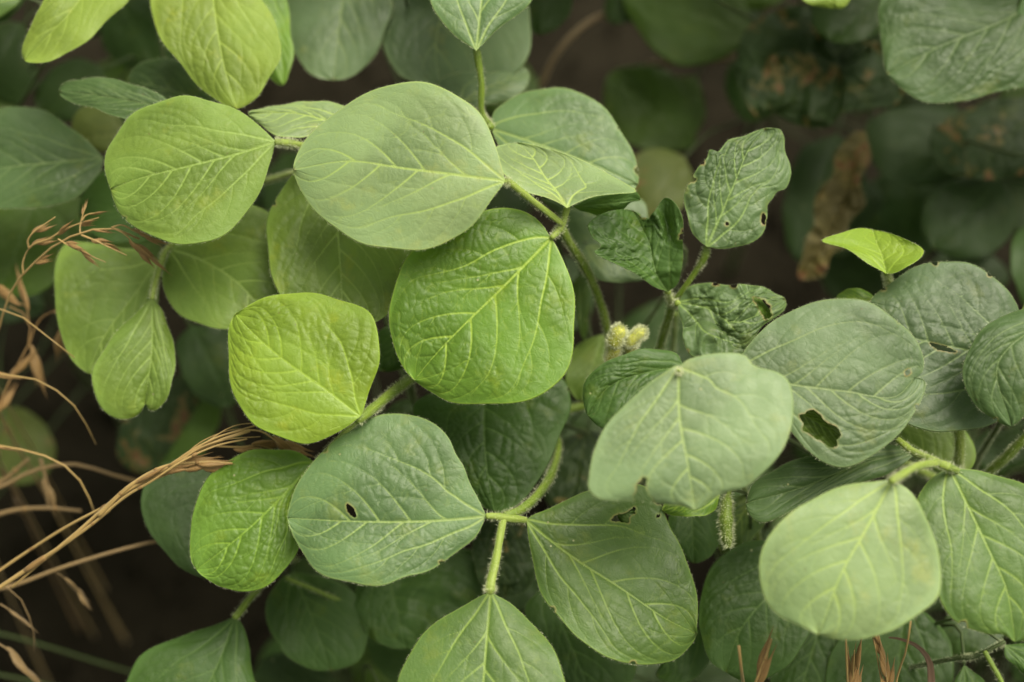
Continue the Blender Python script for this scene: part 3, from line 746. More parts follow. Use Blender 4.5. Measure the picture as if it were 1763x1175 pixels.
L('chewed', 'C31', (1166, 521), '1183,499 1214,487 1248,489 1282,491 1309,493 1333,505', (1352, 516), '1350,532 1337,545 1312,562 1299,583 1279,610 1240,615 1190,613 1177,587 1176,560 1168,540',
  '1215,530 1262,555 1300,545', nicks=3, z=-1.6, gy=.6, cup=.2, fold=.3, c='crisp', rug=1.3, res=120, pet=False, crumple=.22, holes=['1296,513 1304,513 1318,521 1327,533 1325,547 1318,549 1311,540 1305,528'], fuzz=1.5, lat=(.35, .7), label='crumpled leaf with a torn hole near its far end')
stem(P_['chewed'], '1217,425,-1.4 1212,445,-1.6 1196,470,-2.0 1176,500,-2.4 1160,522,-2.8', [11, 15, 11, 11, 14], mat=M_STEM, hair=1.8)
stem(P_['chewed'], '1150,502,-1.7 1152,512,-2.2 1158,524,-2.8 1167,522,-1.8', [11, 13, 14, 11], name='leaf_joint', mat=M_PALESTEM, hair=2.0, seg=16)
stem(P_['chewed'], '1159,520,-2.9 1150,552,-3.8 1140,585,-4.8 1133,620,-6 1134,650,-8', [14, 14, 15, 15, 16], mat=M_STEM, hair=1.8)
stem(P_['chewed'], '1163,540,-9 1158,600,-11 1145,660,-13', [10, 10, 10], mat=M_STEM, hair=.8)

# ---- grey plant
L('grey', 'H', (1168, 636), '1166,630 1125,656 1091,683 1057,717 1034,748 1018,785 1014,820 1014,842 1028,857 1052,862 1080,862 1110,864 1145,869 1180,874', (1197, 878),
  '1217,865 1248,848 1282,838 1309,819 1333,795 1350,768 1364,730 1367,690 1358,656 1340,641 1299,629 1282,614 1248,610 1207,613 1180,622', '1170,720 1184,800', z=5.2, gy=.6, gx=.05, cup=.3, fold=.2, bend=.15,
  c='milk', rug=.6, res=150, pet=False, holes=['1094,885 1092,852 1099,834 1108,820 1115,823 1112,838 1117,852 1126,864 1130,885'], nsec=4, lat=(.45, .6), wave=.1, label='nearest leaf, milky green with a notch in its lower edge')
L('grey', 'H2', (1178, 632), '1165,610 1140,602 1108,601 1060,615 1022,640 1005,668 1003,692', (1012, 716), '1038,736 1070,720 1110,690 1150,660', '1120,640 1050,665', z=1.6, gy=.8, cup=.25, fold=.35, c='dark', rug=1.4, res=100, pet=False, label='dark puckered leaf half hidden by the milky one')
stem(P_['grey'], '1168,638,4.95 1174,643,4.0 1198,650,2.4 1260,680,-.5 1400,740,-4 1560,800,-7 1655,850,-11', [5, 9, 12, 14, 15, 16, 16], mat=M_PALESTEM, hair=1.2, seg=60)
L('grey', 'I', (1265, 640), '1282,605 1310,575 1342,545 1385,525 1440,513 1492,520 1532,541 1565,573 1584,603 1590,625 1587,642', (1577, 650),
  '1590,654 1595,664 1590,690 1568,722 1530,765 1490,792 1450,806 1420,798 1390,772 1362,742 1330,710 1290,670', '1354,661 1459,675 1540,684', nicks=2, z=1.7, gy=.75, gx=.05, cup=.4, fold=.4, bend=.2,
  c='grey', rug=.85, res=160, holes=['1374,714 1386,712 1400,706 1412,714 1420,726 1438,735 1448,748 1440,760 1442,768 1428,770 1416,760 1402,757 1394,746 1380,740 1382,728', '1558,640 1566,636 1567,642 1560,647'], lat=(.5, .85), nsec=5, pet=True, label='grey-green leaf with a large bite hole near its lower edge')
L('grey', 'flap1', (1360, 700), '1372,700 1395,700 1418,712', (1452, 755), '1440,775 1410,768 1380,752 1360,730', '', z=1.2, gy=1.6, c='mid', rug=.8, res=50, pet=False, name='torn_flap', crumple=.12)
L('grey', 'J', (1770, 640), '1765,560 1740,508 1705,472 1665,452 1620,450 1570,465 1530,490', (1498, 520), '1500,600 1520,680 1555,730 1595,742 1645,742 1700,733 1745,700', '1690,610 1600,590 1540,570', nicks=3, z=-.6, gy=.85, cup=.35, fold=.3,
  c='grey2', rug=1.2, res=130, lat=(.4, .7), nsec=5, holes=['1599,592 1615,594 1640,603 1646,609 1630,607 1608,600'], label='grey-green leaf with a thin slit behind the bitten one')
L('grey', 'J2', (1830, 540), '1800,525 1763,534 1722,546 1687,570 1664,610 1659,652 1670,685 1698,713', (1742, 734), '1775,700 1815,640', '1742,594 1716,635', nicks=2, z=2.0, gy=.6, gx=.2, cup=.4, fold=.3, c='dull', rug=.9, res=110, lat=(.4, .7), label='oval leaf at the right edge with a yellow tip')
L('grey', 'S27', (1526, 471), '1497,456 1456,428 1415,415 1446,402 1480,393', (1504, 396), '1531,402 1565,415 1590,432 1582,447 1558,462 1538,471', '1518,440 1508,415', z=-1.6, gy=2.2, cup=-.3, fold=.5, c='lime', rug=.4, res=90, pet=False, fuzz=2.2, lat=(.35, .8), nsec=3, label='small folded lime-green young leaf')
stem(P_['grey'], '1526,470,-1.7 1529,482,-2.0 1535,505,-3 1560,600,-5 1650,780,-9', [11, 13, 11, 12, 14], mat=M_PALESTEM, hair=2.2, seg=40)
L('grey', 'S28', (1520, 520), '1480,497 1455,500', (1440, 512), '1455,535 1500,545', '', z=-3, gy=1.2, c='bright', rug=.3, res=40)
L('grey', 'S28b', (1650, 830), '1590,800 1560,770', (1545, 740), '1610,720 1660,740 1680,790', '', z=-4, gy=1.0, c='mid', rug=.6, res=60)
stem(P_['grey'], '1650,735,-1.5 1652,770,-2 1650,800,-3 1655,840,-8', [16, 17, 16, 14], mat=M_PALESTEM, hair=2.4)

# ---- low plant
L('low', 'Kk', (1536, 826), '1503,829 1463,836 1422,848 1384,867 1354,887 1330,911 1316,938 1309,979 1311,1013 1323,1041 1347,1064 1381,1081', (1410, 1093),
  '1452,1100 1486,1101 1520,1093 1555,1078 1589,1054 1612,1027 1619,993 1617,959 1602,911 1584,870 1562,843', '1486,921 1450,985', z=5.8, gy=.55, gx=.05, cup=.35, fold=.15, bend=.2,
  c='pale', rug=.55, res=140, pet=False, wave=.14, label='broad pale leaf out of focus in front')
L('low', 'Mm', (1634, 805), '1606,823 1589,840 1577,862 1590,940 1619,1034 1640,1061 1667,1081 1701,1093 1728,1093', (1748, 1105), '1790,1085 1815,1030 1825,950 1805,870 1763,835 1708,816 1674,808', '1664,867 1701,945 1732,1013',
  nicks=2, z=3.0, gy=.8, cup=.3, fold=.3, c='green', rug=.8, res=130, pet=False, lat=(.42, .6), label='ribbed green leaf cut by the right edge')
L('low', 'O', (1580, 775), '1520,765 1400,785 1340,805 1300,832', (1284, 866), '1291,886 1312,896 1340,891 1384,872 1440,845 1503,826 1560,795', '1480,800 1380,840', z=.2, gy=1.0, cup=.3, fold=.3, c='dull', rug=.6, res=100, pet=False)
stem(P_['low'], '1534,829,5.6 1552,818,5.0 1580,803,4.0 1612,797,2.8', [10, 14, 12, 13], mat=M_PALESTEM, hair=1.4, swell=[(.1, .2)])
stem(P_['low'], '1545,757,.2 1575,780,1.0 1612,797,2.6 1634,805,2.9', [11, 13, 15, 14], name='leaf_joint', mat=M_PALESTEM, hair=1.4)
stem(P_['low'], '1625,801,2.6 1680,830,0 1760,900,-5 1890,940,-12', [13, 15, 16, 16], mat=M_STEM, hair=1.2)
stem(P_['low'], '1850,690,0 1790,730,-1 1735,785,-2.4 1700,820,-4 1760,880,-8', [16, 16, 16, 16, 16], mat=M_STEM, hair=1.4)

# ---- shade plant (upper right, far out of focus)
L('shade', 'Z50', (1850, -40), '1790,-70 1650,-60 1560,-30 1520,0 1514,60 1518,95', (1527, 128), '1555,153 1588,172 1622,180 1663,176 1708,163 1765,148 1820,100', '1740,30 1620,80', nicks=3, z=-6.5, gy=.8, cup=.35, fold=.3, c='dull', rug=1.2, res=120, nsec=5, label='large ribbed grey-green leaf in the top right corner')
L('shade', 'Z51', (1540, 30), '1480,5 1400,5 1320,25 1280,60 1268,95 1274,145 1292,191', (1306, 202), '1322,188 1348,204 1381,219 1429,222 1446,197 1503,187 1545,178 1562,150', '1440,90 1340,150', z=-15, gy=.9, c='spot', rug=1.2, res=90, crumple=.3, label='brown-blotched insect-eaten leaf')
L('shade', 'Z52', (1530, -20), '1440,-30 1400,10 1400,45', (1430, 72), '1480,72 1520,50', '', z=-12, gy=1.0, c='deep', rug=.3, res=50)
L('shade', 'Z53', (1700, 200), '1600,185 1530,190 1494,215 1495,260 1520,300', (1570, 319), '1630,316 1680,290 1700,250', '', z=-18, gy=1.0, c='dkblue', rug=.5, res=60)
L('shade', 'Z54', (1800, 170), '1720,170 1640,200 1600,240 1620,290', (1670, 306), '1740,305 1800,280', '', z=-15, gy=1.0, c='spot', rug=1.0, res=60, crumple=.12)
L('shade', 'Z55', (1720, 310), '1670,303 1625,320 1592,350 1588,390', (1610, 430), '1665,445 1720,430 1746,392 1742,340', '', z=-16, gy=.9, c='dkblue', rug=.6, res=60)
L('shade', 'Z56', (1490, 225), '1470,228 1440,262 1436,300 1412,325 1400,360 1402,390 1384,415 1380,445', (1376, 480), '1415,476 1432,440 1460,425 1462,385 1486,350 1482,310 1500,270', '1452,350', z=-14, gy=.3, fold=.5, c='dry', rug=1.0, res=90, crumple=.3, label='withered orange-brown leaf hanging down')
L('shade', 'Z57', (1440, 230), '1380,260 1352,330 1350,400', (1375, 450), '1430,420 1490,330 1480,260', '', z=-19, gy=1.0, c='dkblue', rug=.4, res=40)
L('shade', 'Z58', (1200, 130), '1130,140 1090,180 1085,220', (1120, 250), '1180,245 1215,200', '', z=-22, gy=1.0, c='moss', rug=.3, res=40)
L('shade', 'Z59', (1180, 270), '1130,255 1090,270 1075,320', (1100, 380), '1160,370 1195,320', '', z=-16, gy=1.0, c='yellow', rug=.4, res=50)
L('shade', 'Z60', (1480, 300), '1430,330 1400,370 1410,420', (1450, 440), '1500,400 1520,340', '', z=-22, gy=1.0, c='dkblue', rug=.4, res=40)
L('shade', 'Z61', (1300, -60), '1230,-40 1180,0 1170,50', (1200, 90), '1260,80 1310,30', '', z=-24, gy=1.0, c='deep', rug=.4, res=40)
L('shade', 'Z62', (1150, -60), '1080,-40 1040,10', (1050, 40), '1110,30 1170,-10', '', z=-20, gy=1.0, c='deep', rug=.4, res=40)
L('shade', 'Z63', (1700, 430), '1640,440 1600,480', (1620, 530), '1680,520 1740,480', '', z=-21, gy=1.0, c='deep', rug=.4, res=40)
L('shade', 'Z64', (1800, 380), '1750,400 1740,460 1760,520', (1790, 560), '1830,500 1840,420', '', z=-12, gy=1.0, c='dark', rug=.4, res=40)
stem(P_['shade'], '930,150,-20 960,90,-20 1020,35,-21 1090,18,-22 1150,50,-23 1190,110,-24', 15, mat=M_BROWNSTEM, hair=0, name='bent_stalk')
stem(P_['shade'], '1110,112,-23 1180,105,-23 1260,100,-24 1330,60,-26', 16, mat=M_BROWNSTEM, hair=0, name='bent_stalk')

# ---- edge plant
L('edge', 'X45', (178, 272), '143,238 112,211 78,191 34,184 -10,192 -60,225 -90,270', (-95, 305), '-60,345 0,357 51,359 109,351 143,330 170,302', '100,280 0,290', z=-7, gy=.8, cup=.3, fold=.25, c='dull', rug=.7, res=100, label='round dull green leaf')
L('edge', 'X1', (40, 40), '0,40 -40,90', (-30, 150), '20,180 60,150 60,90', '', z=-15, gy=1.0, c='deep', rug=.4, res=40)
L('edge', 'X2', (60, -60), '20,-50 -20,-10', (-20, 40), '10,35 45,0', '', z=-9, gy=1.0, c='dkblue', rug=.4, res=40)
L('edge', 'X3', (220, 230), '190,180 150,180 125,205', (130, 240), '170,262 205,255', '', z=-11, gy=1.0, c='yellow', rug=.4, res=40)
L('edge', 'X4', (60, 350), '0,350 -60,390 -60,450', (0, 505), '70,505 120,450 110,380', '', z=-12, gy=1.0, c='moss', rug=.4, res=50)
L('edge', 'X5', (-40, 720), '0,700 50,710 90,750', (92, 800), '60,830 0,830 -40,790', '', z=-20, gy=1.0, c='yellow', rug=.6, res=50)
L('edge', 'X6', (180, 120), '140,100 90,120 60,160', (70, 200), '120,210 170,170', '', z=-15, gy=1.0, c='deep', rug=.5, res=40)

# ---- under plant
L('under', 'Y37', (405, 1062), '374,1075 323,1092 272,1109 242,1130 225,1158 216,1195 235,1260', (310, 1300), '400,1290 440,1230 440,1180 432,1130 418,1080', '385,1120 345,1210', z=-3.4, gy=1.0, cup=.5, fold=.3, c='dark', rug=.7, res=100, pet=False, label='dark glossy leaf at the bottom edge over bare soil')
stem(P_['under'], '404,1064,-3.4 415,1050,-3.8 430,1030,-4.5 450,1008,-6 500,960,-10 555,1100,-20', [12, 13, 13, 12, 12, 14], mat=M_STEM, hair=.8, seg=50)
L('under', 'Y38', (505, 985), '480,1000 458,1050 470,1098 494,1129 528,1150', (570, 1155), '612,1140 632,1105 628,1050 590,1005', '540,1070', z=-7, gy=.9, c='dark', rug=1.0, res=90)
L('under', 'Y39', (660, 960), '620,1000 610,1050 640,1100', (700, 1118), '770,1090 830,1030 845,970 800,945 730,945', '', z=-7.5, gy=.9, c='dark', rug=1.8, res=90, crumple=.12)
L('under', 'Y40', (860, 880), '820,915 815,960 828,1005', (872, 1028), '912,1010 920,960 912,915', '', z=-6.5, gy=.7, c='spot', rug=1.5, res=70, crumple=.1, label='small brown-spotted leaf seen between the petioles')
L('under', 'Y41', (1010, 740), '950,770 930,820 945,870', (980, 890), '1030,860 1060,800 1050,755', '', z=-9, gy=.9, c='spot', rug=1.2, res=60, crumple=.1)
L('under', 'Y42', (430, 830), '380,800 330,785 290,795 255,825 243,860 248,895 262,925 285,952 315,980', (356, 998), '400,1000 450,960 470,900', '400,850 330,900', z=-4.6, gy=.9, c='dkblue', rug=.5, res=90, label='blue-green leaf behind the straw')
L('under', 'Y43', (940, 1010), '905,1045 920,1110 960,1160', (1020, 1200), '1080,1180 1100,1130 1050,1060', '', z=-5.5, gy=.9, c='dark', rug=1.0, res=80)
L('under', 'Y44', (620, 1200), '520,1130 460,1130', (430, 1180), '460,1240 560,1260', '', z=-11, gy=1.0, c='deep', rug=.8, res=50)
L('under', 'Y45', (330, 560), '305,590 315,650 350,690', (400, 700), '430,660 430,600 390,565', '', z=-14, gy=1.0, c='dkblue', rug=.5, res=50)
L('under', 'Y46', (320, 640), '250,680 205,740 205,790', (240, 815), '300,790 340,730 350,670', '', z=-16, gy=.9, c='spot', rug=.8, res=60, crumple=.1)
L('under', 'Y47', (380, 640), '340,700 300,770', (270, 810), '330,800 380,720', '', z=-15, gy=.9, c='moss', rug=.4, res=40)
L('under', 'Y48', (745, 690), '690,690 650,740', (655, 790), '720,800 770,740', '', z=-9, gy=.9, c='deep', rug=1.4, res=50)
L('under', 'Y49', (560, 960), '520,960 495,1000', (520, 1060), '600,1060 640,990', '', z=-10, gy=.9, c='deep', rug=1.0, res=50)
stem(P_['under'], '492,995,-6.6 540,1015,-7 580,1032,-7.4 620,1045,-8 700,1090,-14', [8, 8, 8, 8, 9], mat=M_STEM, hair=.6)

# ---- floor plant
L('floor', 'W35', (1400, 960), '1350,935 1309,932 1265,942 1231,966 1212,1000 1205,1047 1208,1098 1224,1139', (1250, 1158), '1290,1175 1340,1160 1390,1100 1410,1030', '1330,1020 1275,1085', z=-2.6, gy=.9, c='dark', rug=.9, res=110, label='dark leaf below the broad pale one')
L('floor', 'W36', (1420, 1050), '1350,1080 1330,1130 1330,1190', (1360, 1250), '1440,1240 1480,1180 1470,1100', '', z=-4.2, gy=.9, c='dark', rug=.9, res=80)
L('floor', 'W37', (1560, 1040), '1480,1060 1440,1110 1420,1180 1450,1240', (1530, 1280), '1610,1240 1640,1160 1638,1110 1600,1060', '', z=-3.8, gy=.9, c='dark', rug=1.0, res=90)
L('floor', 'W38', (1190, 860), '1160,870 1150,900 1165,940', (1195, 970), '1230,950 1245,910 1235,875', '', z=-3.5, gy=1.0, c='dark', rug=.4, res=70)
L('floor', 'W39', (1300, 850), '1250,860 1235,900', (1240, 950), '1270,950 1300,925 1320,890', '', z=-5, gy=1.0, c='green', rug=.4, res=60)
L('floor', 'W40', (1240, 850), '1190,850 1150,860', (1140, 880), '1180,890 1230,880', '', z=-.5, gy=1.4, c='bright', rug=.4, res=60)
L('floor', 'W41', (1200, 1080), '1165,1110 1140,1140', (1130, 1165), '1180,1175 1215,1150 1225,1110', '', z=-5, gy=1.0, c='dark', rug=.4, res=60)
L('floor', 'W42', (1660, 1145), '1640,1180 1640,1230', (1670, 1280), '1710,1240 1700,1180', '', z=-2, gy=.9, c='dark', rug=.6, res=60)
L('floor', 'W43', (1730, 1110), '1730,1130 1763,1160 1790,1180', (1830, 1190), '1840,1150 1790,1110', '', z=-1, gy=.9, c='dark', rug=.6, res=70)
L('floor', 'W44', (1700, 740), '1670,770 1690,810', (1720, 820), '1770,800 1780,750', '', z=-10, gy=1.0, c='deep', rug=.6, res=50)
L('floor', 'W45', (1690, 1040), '1640,1050 1620,1090', (1640, 1130), '1690,1130 1730,1090', '', z=-8, gy=1.0, c='deep', rug=.6, res=50)
stem(P_['floor'], '1730,1105,-.6 1705,1118,-.8 1680,1130,-1.2 1640,1135,-2 1500,1160,-6 1340,1150,-14', [7, 9, 8, 5, 6, 9], mat=M_DARKSTEM, hair=.8, seg=50, name='side_stem')
stem(P_['floor'], '1695,1122,-.8 1708,1145,-.6 1722,1170,-.4 1735,1200,-.2', [9, 9, 9, 9], mat=M_STEM, hair=.8)

# ---- pods
def pod(key, path, w, name='pod', hair=6.0, label=None, lumps=2, mat=None):
    P = pts(path); n = 26
    C = catmull(np.column_stack([W(P[:, 0], P[:, 1], P[:, 2])]), n)
    s = np.linspace(0, 1, n)
    R = w * K * FOCUS / 2 * np.sqrt(np.clip(np.sin(np.pi * (s * .94 + .03)), 0, 1)) * (1 + .10 * np.cos(s * 2 * np.pi * lumps + 3.1))
    me, T, U, B = tube_mesh(name, C, R, mat or M_POD, 14, ridge=.03)
    o = link(name, me, P_[key])
    if label: o['label'] = label
    r = np.random.default_rng(int(w * 31 + P[0, 0]))
    ln = np.linalg.norm(np.diff(C, axis=0), axis=1).sum(); nh = int(ln * 1000 * 26 * hair)
    f = r.uniform(0, n - 1.001, nh); i = f.astype(int); fr = (f - i)[:, None]; a = r.uniform(0, 2 * np.pi, nh)
    D = np.cos(a)[:, None] * U[i] + np.sin(a)[:, None] * B[i]
    hairs(o, C[i] * (1 - fr) + C[i + 1] * fr + D * R[i][:, None] * .95, D + r.normal(0, .3, (nh, 3)) + T[i] * .35, .0011, .0024, .00006, M_HAIR, r)
    return o
pod('centre', '1056,598,-1.6 1060,585,-1.3 1066,572,-1.2 1072,562,-1.3', 28, label='fuzzy young pod leaning up')
pod('centre', '1078,596,-1.8 1088,586,-1.5 1099,576,-1.5 1111,568,-1.7', 22, label='fuzzy young pod pointing right')
pod('centre', '1052,624,-2.2 1054,612,-1.8 1058,600,-1.7 1060,592,-1.9', 25, label='lowest fuzzy young pod')
pod('centre', '1080,612,-2.6 1084,602,-2.4 1092,592,-2.6', 18)
stem(P_['centre'], '1072,600,-2.0 1064,625,-3.2 1052,680,-6', [9, 10, 11], name='pod_stalk', mat=M_STEM, hair=1.5, seg=14)
pod('floor', '1253,852,-1.0 1250,880,-.6 1250,910,-.4 1254,944,-.4', 24, label='flat green pod hanging between leaves', hair=2.2, lumps=3, mat=M_STEM)
stem(P_['floor'], '1253,856,-1.0 1262,820,-2 1300,900,-9 1330,1090,-15', [9, 9, 10, 11], name='pod_stalk', mat=M_STEM, hair=.8)

# ---- low shaded foliage of the same plants, in and around the picture, plus outer leaves added to block light
def auto_leaf(key, cx, cy, size, ang, z, c, res=30, asp=.76, gy=1.15, **k):
    a = math.radians(ang); ux = np.array([math.cos(a), math.sin(a)]); vx = np.array([-ux[1], ux[0]])
    t = np.array([.04, .16, .34, .54, .74, .90]); hw = np.array([.14, .33, .47, .48, .36, .19]) * asp
    b = np.array([cx, cy]) - ux * size * .5
    A = b + ux * (t * size)[:, None] + vx * (hw * size)[:, None]; B = b + ux * (t * size)[:, None] - vx * (hw * size)[:, None]
    L(key, 'f%d' % len(LV), tuple(b), A, tuple(b + ux * size), B, z=z, c=c, res=res, gy=gy, rug=k.pop('rug', .7), **k)

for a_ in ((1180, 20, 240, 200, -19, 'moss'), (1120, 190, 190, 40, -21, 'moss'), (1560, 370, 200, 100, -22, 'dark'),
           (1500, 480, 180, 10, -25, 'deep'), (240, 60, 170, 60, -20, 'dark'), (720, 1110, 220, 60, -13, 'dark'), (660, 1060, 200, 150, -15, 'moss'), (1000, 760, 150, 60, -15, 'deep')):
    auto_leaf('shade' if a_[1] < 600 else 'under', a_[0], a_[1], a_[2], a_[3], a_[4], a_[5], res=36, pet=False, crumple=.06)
r5 = np.random.default_rng(77)
GAPS = [(-40, 600, 330, 760), (-60, 850, 420, 1300), (960, 60, 1090, 170), (930, 690, 1010, 730), (540, 130, 680, 175),
        (1080, 330, 1200, 470), (1300, 280, 1420, 540), (300, 560, 400, 700), (300, 700, 480, 900), (1200, 330, 1450, 520)]
roots = {k: v['top'] for k, v in PLANTS.items()}
zone = {'centre': (950, 800), 'lime': (600, 700), 'left': (300, 350), 'top': (750, 0), 'chewed': (1130, 560), 'grey': (1600, 650), 'low': (1820, 950), 'shade': (1400, 100), 'edge': (-150, 260), 'under': (600, 1150), 'floor': (1300, 1150)}
nf = 0
for gy_ in range(-1000, 2300, 165):
    for gx_ in range(-1500, 3300, 185):
        cx = gx_ + r5.uniform(-60, 60); cy = gy_ + r5.uniform(-55, 55)
        inframe = -60 < cx < 1823 and -60 < cy < 1235
        far = not (-420 < cx < 2260 and -300 < cy < 1560)
        z = r5.uniform(-30, -19) if inframe else r5.uniform(-16, -4)
        if far: cx += 30; z = r5.uniform(-14, 0)  # unseen outer canopy, added to block low-angle sky light
        size = r5.uniform(190, 270) * (1.25 if far else 1) * (FOCUS * 100 / (FOCUS * 100 - z))
        if any(x0 - size * .4 < cx < x1 + size * .4 and y0 - size * .4 < cy < y1 + size * .4 for x0, y0, x1, y1 in GAPS): continue
        if cx < 420 and cy > 880 and cx > -200: continue
        key = min(zone, key=lambda k: (zone[k][0] - cx) ** 2 + (zone[k][1] - cy) ** 2)
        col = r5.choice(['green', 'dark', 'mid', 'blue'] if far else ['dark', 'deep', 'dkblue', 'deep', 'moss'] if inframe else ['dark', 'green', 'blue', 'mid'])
        auto_leaf(key, cx, cy, size, r5.uniform(0, 360), z, str(col), pet=not far, res=14 if far else 26, wave=.3, bend=.4)
        nf += 1

# ================================================================== dry grass
def spikelet(parent, P, D, ln, wid, r, mat=None, name='spikelet'):
    """a dry spikelet: three overlapping pointed husks"""
    V = []; F = []; ch = []
    D = D / np.linalg.norm(D); S = np.cross(D, r.normal(0, 1, 3)); S /= np.linalg.norm(S); B = np.cross(D, S)
    for q in range(3):
        o = P + D * ln * (.0 + .14 * q) + S * wid * (.35 * (q - 1)); l = ln * r.uniform(.62, .85)
        dd = D + S * (.10 if ln < .014 else .04) * (q - 1) + r.normal(0, .03, 3); b = len(V)
        prof = [(0, .15), (.15, .8), (.4, 1), (.7, .6), (.9, .22), (1.25, .02)]
        for t, w in prof:
            for a in range(6):
                an = a * math.pi / 3; V.append(o + dd * l * t + (S * math.cos(an) * wid * .5 + B * math.sin(an) * wid * .32) * w); ch.append((t * l, an * .002, 0))
        for i in range(len(prof) - 1):
            for a in range(6):
                F.append([b + i * 6 + a, b + i * 6 + (a + 1) % 6, b + (i + 1) * 6 + (a + 1) % 6, b + (i + 1) * 6 + a])
    return link(name, mesh(name, V, np.array(F), mat or M_HUSK, attrs={'chart': np.array(ch)}), parent)

def grass(label, foot_px, parts_, mat=None, group='dry grass stalks among the soybeans'):
    """parts_: list of (path, width, [spikelet positions along it], spikelet length mm)"""
    r = np.random.default_rng(int(foot_px[0] * 3 + foot_px[1]))
    f = W(*foot_px); f = np.array([f[0], f[1], 0.0])
    o = thing('dry_stalk', f, label, 'grass stalk', group)
    mat = mat or M_STRAW
    for i, (path, w, sp, sl) in enumerate(parts_):
        P = pts(path); Pw = W(P[:, 0], P[:, 1], P[:, 2])
        ww = np.linspace(w, w * .45, len(P)) * .84
        if i == 0:   # the stalk runs on down to the soil
            g = f + np.array([0, 0, -.01]); m_ = Pw[0] * .5 + g * .5 + np.array([.0, .0, .03])
            Pw = np.vstack([g, m_, Pw]); ww = np.r_[w * 1.3, w * 1.2, ww]
        so, C = stem(o, Pw, ww, name='stalk' if i == 0 else 'branch', mat=mat, hair=0, world=True, seg=44, sides=7)
        n = len(C)
        for t in (np.array([.22, .5, .78]) if w > 7 else ()):
            k = int(t * (n - 1)); stem(so, np.array([C[k - 1] * .6 + C[k] * .4, C[k], C[k + 1] * .4 + C[k] * .6]), [w * .62, w * .86, w * .62], name='node', mat=M_HUSK, hair=0, world=True, seg=6, sides=7)
        for t in sp:
            k = min(n - 2, int(t * (n - 1))); D = C[k + 1] - C[k]; D = D / np.linalg.norm(D)
            spikelet(o, C[k], D + r.normal(0, .22 if sl < 14 else .10, 3) + np.array([0, 0, -.1]), sl * .001 * r.uniform(.8, 1.15), .00017 * sl * r.uniform(.8, 1.2), r, mat=M_HUSK if mat is M_STRAW else mat)
    return o

grass('tall arching dry grass stalk with side sprays reaching the pale leaf at left', (-40, 760, -12), [
    ('-20,640,-6 0,560,-5 10,525,-4.4 25,490,-3.6 42,470,-3.2 75,438,-2.6 110,412,-2 140,403,-1.8 170,393,-1.6 190,392,-1.6 215,400,-1.7 240,412,-2', 9, [.97, .9], 10),
    ('40,472,-3.2 39,455,-3 44,438,-2.8 50,428,-2.6', 5, [], 9),
    ('50,428,-2.6 48,415,-2.4 56,402,-2.2 75,388,-2 95,374,-1.9', 5, [.45], 10),
    ('50,428,-2.6 60,420,-2.4 85,411,-2.2 110,396,-2 140,384,-1.9 170,375,-1.8', 5, [.1, .45, .75], 11),
    ('138,404,-1.8 138,390,-1.8 142,372,-1.8 148,355,-1.8', 4, [.7], 7),
    ('141,380,-1.8 150,370,-1.8 175,366,-1.8', 4, [.6], 7),
    ('140,405,-1.8 165,415,-1.7 190,427,-1.7 218,440,-1.8', 5, [.25, .5], 9),
    ('100,412,-2.1 120,424,-2 150,438,-2 182,452,-2.2', 4, [.2, .5], 11),
    ('192,392,-1.6 210,388,-1.6 235,400,-1.7 262,412,-1.9 285,420,-2', 4, [.4, .65], 11),
    ('195,393,-1.6 215,404,-1.7 235,425,-1.9 255,440,-2.2 272,450,-2.5', 4, [.35, .5, .65], 14)])
grass('thin dry grass stalk curving down across the left edge onto the notched leaf', (-80, 650, -14), [
    ('-60,520,-4 -20,526,-4 15,538,-3.8 45,550,-3.4 75,575,-3 105,598,-3 128,616,-3.4', 6, [], 9)])
grass('drooping dry grass stalk with a brown nodding spikelet over the dark soil', (-90, 780, -14), [
    ('-60,640,-4 0,646,-4 50,650,-4 90,668,-4 120,690,-4.2 145,725,-4.6 165,765,-5.2', 6, [.72, .8, .88], 15)])
grass('leaning dry stalk holding a knot of blurred hanging spikelets at left', (-30, 880, -22), [
    ('-10,730,-8 10,670,-8 35,620,-8 52,585,-8 50,555,-8 35,535,-8 15,528,-8', 8, [.55, .6, .68, .76, .84, .9], 20),
    ('52,590,-8 60,565,-8 75,545,-8 95,538,-8 102,560,-8 100,590,-9', 4, [.5, .7, .9], 17),
    ('50,560,-8 45,530,-8 30,520,-8', 4, [.4, .8], 20),
    ('50,590,-8 56,610,-8 66,640,-8', 4, [.1, .4], 17)], M_HUSK)
